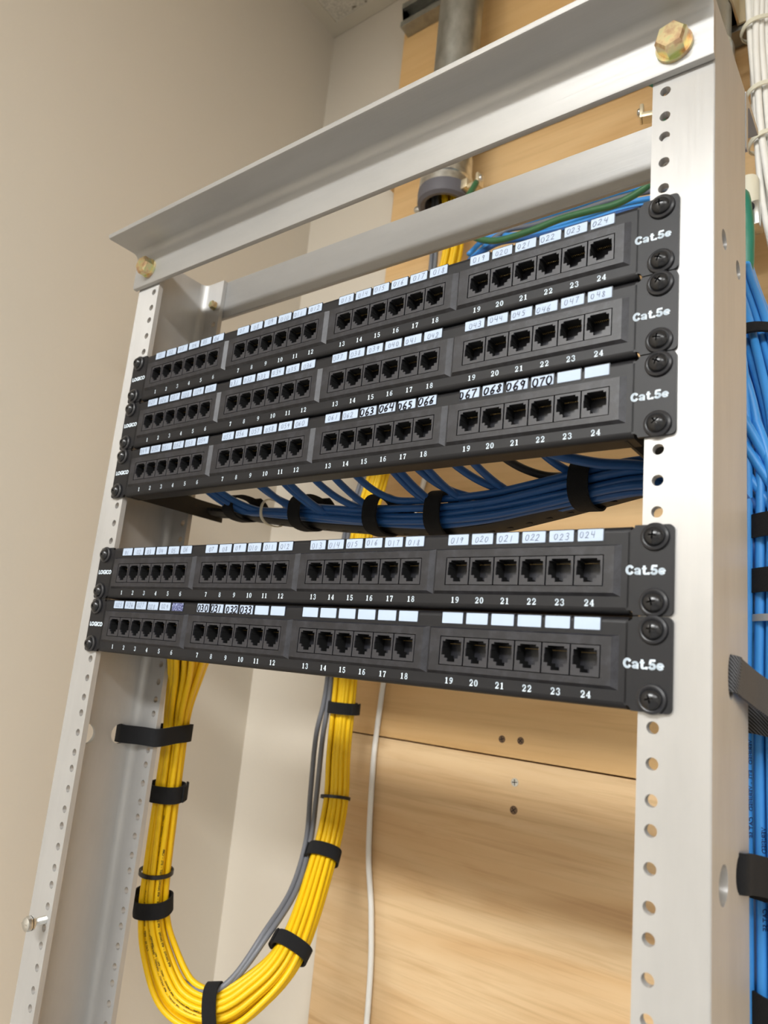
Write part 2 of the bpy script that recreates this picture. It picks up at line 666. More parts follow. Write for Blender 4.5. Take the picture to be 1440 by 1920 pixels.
struct('floor', (XL, YF, ZF - 0.1), (XR, YB, ZF), M_FLOOR)
struct('ceiling', (XL, YF, CEIL + 0.004), (XR, YB, CEIL + 0.03), M_TILE)
struct('wall_left', (XL - 0.12, YF - 0.12, ZF - 0.1), (XL, YB + 0.12, CEIL + 0.1), M_WALL)
struct('wall_back', (XL, YB, ZF - 0.1), (XR, YB + 0.12, CEIL + 0.1), M_WALL)
struct('wall_right', (XR, YF - 0.12, ZF - 0.1), (XR + 0.12, YB + 0.12, CEIL + 0.1), M_WALL2)
struct('wall_front', (XL, YF - 0.12, ZF - 0.1), (XR, YF, CEIL + 0.1), M_WALL2)
# wall angle mouldings of the hung ceiling, mitred in the corner, with a slim shadow gap on the back wall
bm = bmesh.new()
x1, y1 = XL + 0.022, YB - 0.022
vs = [(XL, YB), (x1, y1), (x1, YF), (XL, YF)]
A = [bm.verts.new((x, y, CEIL)) for x, y in vs]
B = [bm.verts.new((x, y, CEIL + 0.005)) for x, y in vs]
for i in range(4):
    bm.faces.new((A[i], A[(i + 1) % 4], B[(i + 1) % 4], B[i]))
bm.faces.new(A)
bm.faces.new(B[::-1])
obj('trim_1', bm, M_TRIM, kind='structure')
bm = bmesh.new()
vs = [(XL, YB - 0.0005), (XR, YB - 0.003), (XR, y1), (x1, y1)]
A = [bm.verts.new((x, y, CEIL)) for x, y in vs]
B = [bm.verts.new((x, y, CEIL + 0.005)) for x, y in vs]
for i in range(4):
    bm.faces.new((A[i], A[(i + 1) % 4], B[(i + 1) % 4], B[i]))
bm.faces.new(A)
bm.faces.new(B[::-1])
obj('trim_2', bm, M_TRIM, kind='structure')

for i, (lx, ly, sx, sy, pw, lo) in enumerate(LAMPS):
    t = thing('ceiling_light', ['long recessed ceiling light nearest the rack', 'long recessed ceiling light nearest the right wall and the backboard', 'long recessed ceiling light far in front of the rack', 'long recessed ceiling light in the far right corner of the ceiling'][i], 'light', (lx, ly, CEIL))
    bm = bmesh.new()
    for a, b2 in (((-sx / 2 - 0.02, -sy / 2 - 0.02), (sx / 2 + 0.02, -sy / 2)), ((-sx / 2 - 0.02, sy / 2), (sx / 2 + 0.02, sy / 2 + 0.02)),
                  ((-sx / 2 - 0.02, -sy / 2), (-sx / 2, sy / 2)), ((sx / 2, -sy / 2), (sx / 2 + 0.02, sy / 2))):
        box(bm, (a[0], a[1], -0.006), (b2[0], b2[1], 0.004))
    obj('lamp_frame', bm, M_TRIM, t)
    bm = bmesh.new()
    box(bm, (-sx / 2, -sy / 2, -0.004), (sx / 2, sy / 2, 0.004))
    obj('lamp_diffuser', bm, M_DIFF, t)
    lo.parent = t
    lo.location = (0, 0, -0.012)

# ================================================================== PLYWOOD BACKBOARD
PY = 0.350


def ply(name, label, x0, x1, z0, z1, m_):
    bm = bmesh.new()
    box(bm, (x0, PY, z0), (x1, YB - 0.0002, z1), bevel=0.0012)
    o = obj(name, bm, m_)
    o['label'] = label
    o['category'] = 'plywood board'
    return o


ply('plywood_panel', 'amber plywood board at the top of the back wall behind the grey conduit', -0.257, 0.974, 0.6785, CEIL - 0.008, M_PLYU)
ply('plywood_panel', 'tan plywood board behind the patch panels, above the thin dark seam', -0.246, 0.974, -0.0668, 0.6762, M_PLYM)
ply('plywood_panel', 'pale pine plywood board at the bottom below the thin dark seam', -0.246, 0.974, -1.30, -0.0682, M_PLYL)


def wood_screw(x, z, label, m_, rot, r=0.0038):
    bm = bmesh.new()
    M4 = axis_mat((x, PY + 0.0004, z), (0, -1, 0))
    lathe(bm, [(r * 0.5, -0.012), (r * 0.5, -0.003), (r, 0.0002), (r * 0.96, 0.0008), (0, 0.0009)], M4, 20)
    for k in range(2):
        a = rot + k * PI / 2
        c, s = math.cos(a), math.sin(a)
        q = [(r * 0.7, 0.0004), (r * 0.7, -0.0004), (-r * 0.7, -0.0004), (-r * 0.7, 0.0004)]
        f = bm.faces.new([bm.verts.new(M4 @ Vector((u * c - w_ * s, u * s + w_ * c, 0.00095 + 0.00002 * k))) for u, w_ in q])
        f.material_index = 1
    o = obj('wood_screw', bm, [m_, M_DARK], None, 0.6)
    o['label'] = label
    o['category'] = 'screw'
    return o


M_RUST = mat('weathered_brown_screw', (0.16, 0.10, 0.06, 1), 0.5, 0.6)
wood_screw(-0.0252, -0.0498, 'dark brown screw in the wood above the seam, left of the pair', M_RUST, 0.3)
wood_screw(-0.0042, -0.0487, 'brown screw in the wood above the seam, right of the pair', M_RUST, 0.9)
wood_screw(-0.0081, -0.0896, 'silver cross head screw in the pale plywood just below the seam', M_ZINC, 0.1, 0.0042)
wood_screw(-0.0076, -0.1160, 'brown screw in the pale plywood under the silver screw', M_RUST, 0.7, 0.0042)

# ================================================================== THE RACK
Z_TOP = 0.381
ZB = ZF
XO, XI, YK = 0.258, 0.2257, 0.0762
hole_z = [333.375, 317.5, 304.8, 288.925, 273.05]
zz = 127.0 + 3 * 44.45
z = 266.7 - 6.35
steps = [15.875, 15.875, 12.7]
k = 0
while z > -620:
    hole_z.append(z)
    z -= steps[k % 3]
    k += 1
hole_z = [h / 1000 for h in hole_z]
rack = thing('equipment_rack', 'bare aluminium two-post rack holding five black patch panels', 'rack', (0, 0.038, ZB))
LOC = Vector((0, -0.038, -ZB))       # world -> rack local


def rk(f):
    return lambda *a: Vector(f(*a)) + LOC


def make_post(sgn):
    bm = bmesh.new()
    TF, TW = 0.0046, 0.0038
    n_out = [(XI, ZB), (XO - 0.001, ZB), (XO - 0.001, Z_TOP), (XI, Z_TOP)]
    holes = [circ(0.23257, h, 0.0029, 14) for h in hole_z]
    # front flange and back flange
    plate(bm, n_out, holes, TF, rk(lambda u, v_, d: (sgn * u, d, v_)))
    plate(bm, n_out, holes, TF, rk(lambda u, v_, d: (sgn * u, YK - d, v_)))
    # web with its cable openings
    wh = []
    for zc in (0.2468, -0.0708, -0.3884):
        for yc in (0.0215, 0.0548):
            wh.append(circ(yc, zc, 0.0055 if zc > 0 else 0.0088, 20))
    for zc in (0.0205,) if sgn > 0 else ():
        wh.append([(0.036 + 0.006 * math.cos(2 * PI * i / 20), zc + 0.011 * math.sin(2 * PI * i / 20)) for i in range(20)])
    plate(bm, [(0.001, ZB), (YK - 0.001, ZB), (YK - 0.001, Z_TOP), (0.001, Z_TOP)], wh, TW, rk(lambda u, v_, d: (sgn * (XO - d), u, v_)))
    # rounded outer edges and concave inner fillets
    for y0, s in ((0, 1), (YK, -1)):
        q = 0.001
        prof = [(XO - q + q * math.cos(a), y0 + s * (q - q * math.sin(a))) for a in [PI / 2 * i / 4 for i in range(5)]] + [(XO - q - 0.0015, y0 + s * 0.0025)]
        extrude_profile(bm, prof, ZB, Z_TOP, rk(lambda u, v_, a: (sgn * u, v_, a)))
        f = 0.0065
        cx, cy = XO - TW - f, y0 + s * (TF + f)
        prof = [(cx + f * math.cos(a), cy - s * f * math.sin(a)) for a in [PI / 2 * i / 6 for i in range(7)]] + [(XO - TW + 0.0008, y0 + s * (TF - 0.0008))]
        extrude_profile(bm, prof, ZB, Z_TOP, rk(lambda u, v_, a: (sgn * u, v_, a)))
    return obj('upright_post', bm, M_ALU, rack, 0.5)


make_post(1)
make_post(-1)


def angle_bar(name, x0, x1, ysign, y0):
    """L bar: upright leg against the posts, flat leg on top pointing away from the rack"""
    t, leg, rr = 0.005, 0.0405, 0.002
    zt, zb = Z_TOP, Z_TOP - leg
    f = 0.006
    prof = [(0, zt), (0, zb + 0.0008), (0.0008, zb), (t - rr, zb), (t - rr * 0.3, zb + rr * 0.3), (t, zb + rr)]
    for i in range(6):
        a = PI / 2 * i / 5
        prof.append((t + f - f * math.cos(a), zt - t - f + f * math.sin(a)))
    prof += [(0.038 - rr, zt - t), (0.038 - rr * 0.3, zt - t + rr * 0.3), (0.038, zt - t + rr), (0.038, zt - 0.001), (0.037, zt)]
    bm = bmesh.new()
    extrude_profile(bm, prof, x0, x1, rk(lambda u, v_, a: (a, y0 + ysign * u, v_)))
    return obj(name, bm, M_ALUX, rack, 0.45)


bar_f = angle_bar('top_crossbar', -0.2605, 0.2585, -1, -0.0002)
bar_b = angle_bar('top_crossbar', -0.2585, 0.2585, 1, YK + 0.0002)


def hex_bolt(parent, x, y, z, d, af, head, wr, m_, rot, wth=0.0022):
    bm = bmesh.new()
    M4 = axis_mat(Vector((x, y, z)) + LOC, (0, d, 0))
    lathe(bm, [(0, 0.0001), (wr, 0.0001), (wr, wth), (0, wth)], M4, 28)
    R_ = af / 2 / math.cos(PI / 6)

    def hexring(rad, h):
        return [bm.verts.new(M4 @ Vector((rad * math.cos(rot + PI / 3 * i), rad * math.sin(rot + PI / 3 * i), h))) for i in range(6)]
    rings = [hexring(R_, wth), hexring(R_, wth + head * 0.82), hexring(R_ * 0.86, wth + head)]
    for A_, B_ in zip(rings, rings[1:]):
        for i in range(6):
            bm.faces.new((A_[i], A_[(i + 1) % 6], B_[(i + 1) % 6], B_[i]))
    bm.faces.new(rings[0][::-1])
    bm.faces.new(rings[2])
    return obj('hex_bolt', bm, m_, parent, 0.4)


hex_bolt(bar_f, 0.2388, -0.0052, 0.3545, -1, 0.0150, 0.0082, 0.0098, M_YZINC, 0.25)
hex_bolt(bar_f, -0.2375, -0.0052, 0.3560, -1, 0.0150, 0.0082, 0.0092, M_YZINC, 0.05)
# ends of the rear bolts: inside the back flange, and one below the rear bar
for sx in (1, -1):
    hex_bolt(bar_b, sx * 0.2350, YK - 0.0048, 0.3545, -1, 0.0075, 0.0040, 0.0045, M_YZINC, 0.2, 0.0008)
    hex_bolt(bar_b, sx * 0.2350, YK + 0.0056, 0.3545, 1, 0.0130, 0.0060, 0.0090, M_YZINC, 0.2)

# ================================================================== PATCH PANELS
U = 0.04445
PW = 0.2413
mm = 0.001
CACHE = {}
GX = [-0.1627, -0.0541, 0.0541, 0.1627]


def cached(key, build, mats, smooth=None):
    if key not in CACHE:
        bm = build()
        bmesh.ops.recalc_face_normals(bm, faces=bm.faces)
        me = bpy.data.meshes.new(key)
        bm.to_mesh(me)
        bm.free()
        for q in (mats if isinstance(mats, (list, tuple)) else [mats]):
            me.materials.append(q)
        if smooth is not None:
            me.shade_smooth()
            me.set_sharp_from_angle(angle=smooth)
        CACHE[key] = me
    return CACHE[key]


def face_plate():
    bm = bmesh.new()
    xs = 0.2207
    # the two ears, with notches beside the body
    for s in (1, -1):
        o = [(xs, 0.0012)]
        nr = 0.0020
        o = [(s * a, b2) for a, b2 in
             [(xs - 0.001, 0.0024), (xs + 0.0005, 0.0026), (xs + 0.0018, 0.0018), (xs + 0.0022, 0.0003)] +
             [(PW - 0.0025 + 0.0025 * math.sin(t_), 0.0028 - 0.0025 * math.cos(t_)) for t_ in [PI / 2 * i / 4 for i in range(5)]] +
             [(PW - 0.0025 + 0.0025 * math.cos(t_), 0.0416 + 0.0025 * math.sin(t_)) for t_ in [PI / 2 * i / 4 for i in range(5)]] +
             [(xs + 0.0022, 0.0441), (xs + 0.0018, 0.0426), (xs + 0.0005, 0.0418), (xs - 0.001, 0.0420)]]
        if s < 0:
            o = o[::-1]
        plate(bm, o, [], 0.002, lambda u, v_, d: (u, -0.002 + d, v_))
    # rolled body: a channel section, face in front, lips turned back at top and bottom
    r = 0.0032
    D = 0.013
    t = 0.0016
    zb, zt = 0.0005, 0.0440
    lo = [(D, zb)] + [(-0.002 + r - r * math.sin(a), zb + r - r * math.cos(a)) for a in [PI / 2 * i / 5 for i in range(6)]]
    lo += [(-0.0004, zb + r), (r - 0.0006, zb + t), (D, zb + t)]
    hi = [(u, zb + zt - v_) for u, v_ in lo]
    extrude_profile(bm, lo, -xs, xs, lambda u, v_, a: (a, u, v_))
    extrude_profile(bm, hi[::-1], -xs, xs, lambda u, v_, a: (a, u, v_))
    wins = [[(g - 0.0460, 0.0136), (g + 0.0460, 0.0136), (g + 0.0460, 0.0297), (g - 0.0460, 0.0297)] for g in GX]
    plate(bm, [(-xs, zb + r), (xs, zb + r), (xs, zt - r), (-xs, zt - r)], wins, 0.0016, lambda u, v_, d: (u, -0.002 + d, v_))
    return bm


def port_block():
    bm = bmesh.new()
    hw, z0, z1 = 0.0540, 0.0089, 0.0348
    y0, y1 = -0.0020, -0.0040
    bw, bh = 0.0031, 0.0016
    hx, h0, h1 = 0.0459, 0.0137, 0.0296
    out = [(-hw, z0), (hw, z0), (hw, z1), (-hw, z1)]
    inn = [(-hw + bw * 0.5, z0 + bh), (hw - bw, z0 + bh), (hw - bw, z1 - bh * 0.6), (-hw + bw * 0.5, z1 - bh * 0.6)]
    win = [(-hx, h0), (hx, h0), (hx, h1), (-hx, h1)]
    rings = [[bm.verts.new((x, y0, z_)) for x, z_ in out], [bm.verts.new((x, y1, z_)) for x, z_ in inn],
             [bm.verts.new((x, y1, z_)) for x, z_ in win], [bm.verts.new((x, 0.006, z_)) for x, z_ in win]]
    for A_, B_ in zip(rings, rings[1:]):
        for i in range(4):
            bm.faces.new((A_[i], A_[(i + 1) % 4], B_[(i + 1) % 4], B_[i]))
    bm.faces.new(rings[3])
    return bm


JPOLY = [(-4.45, 6.2), (-4.45, 5.2), (-6.0, 5.2), (-6.0, 2.2), (-6.25, 2.0), (-6.25, -2.3), (-4.3, -2.3), (-4.3, -4.0), (-2.4, -4.0), (-2.4, -5.9),
         (2.4, -5.9), (2.4, -4.0), (4.3, -4.0), (4.3, -2.3), (6.25, -2.3), (6.25, 2.0), (6.0, 2.2), (6.0, 5.2), (4.45, 5.2), (4.45, 6.2)]


def jack():
    bm = bmesh.new()
    hw, h0, h1 = 0.00752, -0.00782, 0.00782
    e = 0.0003
    out = [(-hw + e, h0 + e), (hw - e, h0 + e), (hw - e, h1 - e), (-hw + e, h1 - e)]
    hole = [(x * mm, z_ * mm) for x, z_ in JPOLY]
    yf = -0.0039
    # front skin
    plate(bm, out, [hole[::-1]], 0.0012, lambda u, v_, d: (u, yf + d, v_))
    # dark cavity behind it
    n = len(hole)
    A_ = [bm.verts.new((x, yf + 0.0012, z_)) for x, z_ in hole]
    B_ = [bm.verts.new((x, yf + 0.0102, z_)) for x, z_ in hole]
    for i in range(n):
        bm.faces.new((A_[i], A_[(i + 1) % n], B_[(i + 1) % n], B_[i])).material_index = 1
    bm.faces.new(B_).material_index = 1
    for i in range(8):
        x = (-3.57 + 1.02 * i) * mm
        box(bm, (x - 0.00013, yf + 0.0046, 0.0040), (x + 0.00013, yf + 0.0060, 0.0043), 2)
    return bm


def strokes(kind):
    """centre lines of the numerals in a box 0.66 wide and 1 high: list of [(x, y, width)...]"""
    def arc(cx, cy, rx, ry, a0, a1, n=10, w0=0.12, w1=0.12, wm=None):
        out = []
        for i in range(n + 1):
            u = i / n
            a = math.radians(a0 + (a1 - a0) * u)
            w = w0 + (w1 - w0) * u
            if wm is not None:
                w = w + (wm - w) * math.sin(PI * u)
            out.append((cx + rx * math.cos(a), cy + ry * math.sin(a), w))
        return out
    S = {
        '0': [[(x, y, 0.10 + 0.12 * abs(math.cos(math.radians(a)))) for a in range(0, 361, 20) for x, y in [(0.33 + 0.23 * math.cos(math.radians(a)), 0.5 + 0.45 * math.sin(math.radians(a)))]]],
        '1': [[(0.34, 0.02, 0.21), (0.34, 0.98, 0.21)], [(0.10, 0.05, 0.10), (0.58, 0.05, 0.10)], [(0.12, 0.80, 0.10), (0.34, 0.95, 0.12)]],
        '2': [arc(0.33, 0.70, 0.23, 0.25, 165, -25, 10, 0.14, 0.20, 0.16) + [(0.36, 0.36, 0.16), (0.12, 0.10, 0.12)], [(0.07, 0.08, 0.17), (0.60, 0.09, 0.17)], [(0.60, 0.05, 0.08), (0.62, 0.28, 0.06)], [(0.10, 0.70, 0.17), (0.20, 0.70, 0.17)]],
        '3': [arc(0.31, 0.73, 0.22, 0.22, 160, -80, 10, 0.12, 0.12, 0.18), arc(0.31, 0.28, 0.25, 0.24, 85, -160, 12, 0.12, 0.12, 0.21), [(0.08, 0.76, 0.15), (0.17, 0.76, 0.15)], [(0.06, 0.22, 0.15), (0.15, 0.22, 0.15)]],
        '4': [[(0.44, 0.02, 0.19), (0.44, 0.98, 0.19)], [(0.42, 0.94, 0.10), (0.05, 0.32, 0.10)], [(0.02, 0.30, 0.11), (0.66, 0.30, 0.11)], [(0.26, 0.05, 0.10), (0.62, 0.05, 0.10)]],
        '5': [[(0.14, 0.92, 0.15), (0.56, 0.90, 0.17)], [(0.14, 0.94, 0.09), (0.12, 0.50, 0.09)], arc(0.31, 0.31, 0.25, 0.27, 130, -160, 12, 0.10, 0.12, 0.21), [(0.06, 0.22, 0.15), (0.15, 0.22, 0.15)]],
        '6': [arc(0.33, 0.30, 0.22, 0.25, 0, 360, 16, 0.17, 0.17), [(0.13, 0.30, 0.19), (0.14, 0.60, 0.17), (0.24, 0.84, 0.12), (0.40, 0.94, 0.10), (0.55, 0.86, 0.13)]],
        '7': [[(0.06, 0.90, 0.17), (0.60, 0.90, 0.17)], [(0.07, 0.96, 0.08), (0.06, 0.70, 0.07)], [(0.57, 0.88, 0.10), (0.36, 0.48, 0.17), (0.28, 0.02, 0.22)]],
        '8': [arc(0.33, 0.74, 0.19, 0.20, 0, 360, 16, 0.15, 0.15), arc(0.33, 0.27, 0.23, 0.22, 0, 360, 16, 0.17, 0.17)],
        '9': [arc(0.33, 0.69, 0.22, 0.25, 0, 360, 16, 0.17, 0.17), [(0.54, 0.70, 0.19), (0.53, 0.40, 0.17), (0.42, 0.16, 0.12), (0.26, 0.06, 0.10), (0.11, 0.14, 0.13)]],
    }
    return S[kind]


def ribbon(bm, pts, fn, mi=0):
    """pts (x, y, w) in the plane -> quads with round joints"""
    n = len(pts)
    for i in range(n - 1):
        (x0, y0, w0), (x1_, y1_, w1) = pts[i], pts[i + 1]
        dx, dy = x1_ - x0, y1_ - y0
        L_ = math.hypot(dx, dy) or 1e-9
        dx, dy = dx / L_, dy / L_
        ex = 0.25 * min(w0, w1) if n > 2 else 0
        q = [(x0 - dx * ex - dy * w0 / 2, y0 - dy * ex + dx * w0 / 2), (x0 - dx * ex + dy * w0 / 2, y0 - dy * ex - dx * w0 / 2),
             (x1_ + dx * ex + dy * w1 / 2, y1_ + dy * ex - dx * w1 / 2), (x1_ + dx * ex - dy * w1 / 2, y1_ + dy * ex + dx * w1 / 2)]
        f = bm.faces.new([bm.verts.new(fn(*p)) for p in q])
        f.material_index = mi


def face_front(bm):
    bm.normal_update()
    for f in bm.faces:
        if f.normal.y > 0:
            f.normal_flip()


def raw_obj(name, bm, m_, parent):
    face_front(bm)
    me = bpy.data.meshes.new(name)
    bm.to_mesh(me)
    bm.free()
    me.materials.append(m_)
    return obj(name, me, m_, parent)


def number_mesh(txt):
    bm = bmesh.new()
    h = 0.0034
    w = h * 0.70
    adv = h * 0.86
    x0 = -adv * (len(txt) - 1) / 2 - h * 0.33
    for i, ch in enumerate(txt):
        for st in strokes(ch):
            ribbon(bm, st, lambda a, b2, i=i: (x0 + i * adv + a * h, 0, (b2 - 0.5) * h))
    face_front(bm)
    return bm


HAND = {
    '0': [[(0.5 + 0.42 * math.cos(math.radians(a)), 0.5 + 0.46 * math.sin(math.radians(a))) for a in range(100, 450, 25)]],
    '1': [[(0.5, 1.0), (0.45, 0.0)]],
    '2': [[(0.08, 0.75), (0.3, 1.0), (0.7, 0.95), (0.78, 0.7), (0.45, 0.35), (0.05, 0.04), (0.5, 0.08), (0.95, 0.02)]],
    '3': [[(0.1, 0.92), (0.5, 1.0), (0.8, 0.82), (0.65, 0.58), (0.35, 0.52), (0.7, 0.46), (0.88, 0.24), (0.6, 0.02), (0.1, 0.06)]],
    '4': [[(0.15, 1.0), (0.1, 0.5), (0.5, 0.45), (0.85, 0.5)], [(0.8, 1.0), (0.75, 0.0)]],
    '5': [[(0.85, 0.97), (0.25, 0.95), (0.2, 0.58), (0.6, 0.58), (0.85, 0.32), (0.6, 0.03), (0.1, 0.06)]],
    '6': [[(0.75, 1.0), (0.35, 0.7), (0.15, 0.3), (0.35, 0.02), (0.75, 0.08), (0.82, 0.36), (0.5, 0.46), (0.2, 0.3)]],
    '7': [[(0.08, 0.92), (0.9, 0.97), (0.55, 0.5), (0.38, 0.0)]],
    '8': [[(0.75, 0.85), (0.45, 1.0), (0.2, 0.8), (0.5, 0.52), (0.85, 0.22), (0.5, 0.0), (0.15, 0.2), (0.5, 0.52), (0.78, 0.82)]],
    '9': [[(0.78, 0.8), (0.45, 1.0), (0.15, 0.75), (0.4, 0.5), (0.75, 0.6), (0.8, 0.9), (0.72, 0.4), (0.6, 0.0)]],
}


def writing(txt, marker, rnd):
    bm = bmesh.new()
    w = 0.00098 if marker else 0.00032
    hh = 0.0050 if marker else 0.0036
    cw = 0.0033 if marker else 0.0022
    adv = 0.0041 if marker else 0.0031
    x0 = (-adv * (len(txt) - 1) / 2 - cw / 2) + rnd.uniform(-0.0016, 0.0004)
    zc = rnd.uniform(-0.0007, 0.0002)
    sl = rnd.uniform(0.05, 0.22)
    for i, ch in enumerate(txt):
        jx, jz, js = rnd.uniform(-0.0002, 0.0002), rnd.uniform(-0.0003, 0.0003), rnd.uniform(0.88, 1.1)
        for st in HAND[ch]:
            pts = [(x0 + i * adv + a * cw * js + sl * (b2 - 0.5) * hh + jx, zc + (b2 - 0.5) * hh * js + jz, w) for a, b2 in st]
            lim = 0.0028
            pts = [(max(-0.0063, min(0.0063, px_)), max(-lim, min(lim, pz_)), w_) for px_, pz_, w_ in pts]
            ribbon(bm, pts, lambda a, b2: (a, 0, b2))
    return bm


def label_plate():
    bm = bmesh.new()
    a, b2, t = 0.0066, 0.0030, 0.0005
    o = rrect(-a, -b2, a, b2, 0.0004, 2)
    plate(bm, o, [], 0.0003, lambda u, v_, d: (u, -0.0005 + d, v_))
    o2 = rrect(-a - t, -b2 - t, a + t, b2 + t, 0.0005, 2)
    plate(bm, o2, [], 0.0003, lambda u, v_, d: (u, -0.00025 + d, v_), 1)
    return bm


def screw_mesh():
    bm = bmesh.new()
    M4 = axis_mat((0, 0, 0), (0, -1, 0))
    # cup washer, then a domed head
    lathe(bm, [(0.0030, 0.0), (0.0066, 0.0), (0.0069, 0.0006), (0.0066, 0.0014), (0.0056, 0.0019), (0.0046, 0.0015), (0.0030, 0.0015)], M4, 36, 1)
    hd = [(0.0050, 0.0013)] + [(0.0050 * math.cos(a), 0.0016 + 0.0036 * math.sin(a)) for a in [PI / 2 * i / 8 for i in range(8)]] + [(0, 0.0052)]
    bm2 = bmesh.new()
    lathe(bm2, [(0, 0.0013)] + hd, M4, 36)
    return bm, bm2


def bool_cross(bm2):
    """Phillips recess cut into the head once, on the prototype"""
    a = obj('blank', bm2, M_SCREW)
    cut = bmesh.new()
    for k in range(2):
        x, z_ = (0.0029, 0.00055) if k == 0 else (0.00055, 0.0029)
        vs_ = [(-x, -z_), (x, -z_), (x, z_), (-x, z_)]
        A_ = [cut.verts.new((p, -0.0070, q)) for p, q in vs_]
        B_ = [cut.verts.new((p * 0.35, -0.0026, q * 0.35)) if max(abs(p), abs(q)) > 0.001 else cut.verts.new((p, -0.0026, q)) for p, q in vs_]
        for i in range(4):
            cut.faces.new((A_[i], A_[(i + 1) % 4], B_[(i + 1) % 4], B_[i]))
        cut.faces.new(A_[::-1])
        cut.faces.new(B_)
        bmesh.ops.recalc_face_normals(cut, faces=cut.faces)
    c = obj('cutter', cut, M_SCREW)
    md = a.modifiers.new('b', 'BOOLEAN')
    md.operation = 'DIFFERENCE'
    md.solver = 'EXACT'
    md.use_self = True
    md.object = c
    dg = bpy.context.evaluated_depsgraph_get()
    me = bpy.data.meshes.new_from_object(a.evaluated_get(dg))
    bpy.data.objects.remove(a)
    bpy.data.objects.remove(c)
    return me


bmA, bmB = screw_mesh()
head_me = bool_cross(bmB)
bmA.from_mesh(head_me)
bmesh.ops.recalc_face_normals(bmA, faces=bmA.faces)
SCREW = bpy.data.meshes.new('panel_screw')
bmA.to_mesh(SCREW)
bmA.free()
SCREW.materials.append(M_SCREW)
SCREW.materials.append(M_WASHER)
SCREW.shade_smooth()
SCREW.set_sharp_from_angle(angle=0.6)


def fit_text(body, width, height, offset, extr=0.0):
    me = text_mesh(body, 1.0, offset)
    xs_ = [q.co.x for q in me.vertices]
    ys_ = [q.co.y for q in me.vertices]
    sx, sy = width / (max(xs_) - min(xs_)), height / (max(ys_) - min(ys_))
    cx, cy = (max(xs_) + min(xs_)) / 2, (max(ys_) + min(ys_)) / 2
    for q in me.vertices:
        q.co = Vector(((q.co.x - cx) * sx, 0, (q.co.y - cy) * sy))
    me.materials.append(M_INK)
    return me




def bold_word():
    def arc(cx, cy, rx, ry, a0, a1, w, n=14):
        return [(cx + rx * math.cos(math.radians(a0 + (a1 - a0) * i / n)), cy + ry * math.sin(math.radians(a0 + (a1 - a0) * i / n)), w) for i in range(n + 1)]
    W_ = 0.25
    G = {
        'C': (0.80, [arc(0.40, 0.5, 0.28, 0.385, 38, 322, W_)]),
        'a': (0.70, [arc(0.30, 0.46, 0.20, 0.17, 160, 10, 0.21), [(0.50, 0.50, 0.23), (0.50, 0.0, 0.23)], arc(0.28, 0.20, 0.17, 0.11, 70, 360, 0.18), [(0.26, 0.33, 0.15), (0.50, 0.36, 0.15)], [(0.50, 0.03, 0.1), (0.60, 0.03, 0.1)]]),
        't': (0.46, [[(0.23, 0.93, 0.24), (0.23, 0.18, 0.24)], [(0.03, 0.64, 0.17), (0.45, 0.64, 0.17)], [(0.23, 0.16, 0.24), (0.30, 0.09, 0.20), (0.44, 0.09, 0.17)]]),
        '.': (0.34, [[(0.16, 0.0, 0.25), (0.16, 0.24, 0.25)]]),
        '5': (0.70, [[(0.14, 0.89, 0.22), (0.62, 0.89, 0.22)], [(0.18, 0.92, 0.20), (0.14, 0.45, 0.20)], arc(0.32, 0.32, 0.23, 0.22, 125, -155, 0.24)]),
        'e': (0.70, [arc(0.34, 0.345, 0.225, 0.245, 5, 322, 0.22), [(0.16, 0.34, 0.15), (0.58, 0.34, 0.15)]]),
    }
    bm = bmesh.new()
    x = 0.0
    for ch in 'Cat.5e':
        adv, sts = G[ch]
        for st in sts:
            ribbon(bm, st, lambda a, b2, x=x: (x + a, 0, b2))
        x += adv
    sx, h = 0.0186 / (x - 0.08), 0.0047
    for q in bm.verts:
        q.co = Vector(((q.co.x - x / 2 + 0.02) * sx, 0, (q.co.z - 0.5) * h))
    face_front(bm)
    me = bpy.data.meshes.new('grade_lettering')
    bm.to_mesh(me)
    bm.free()
    me.materials.append(M_INK)
    return me


CAT = bold_word()
LOGO = fit_text('LOGICO', 0.0188, 0.0037, 0.050)


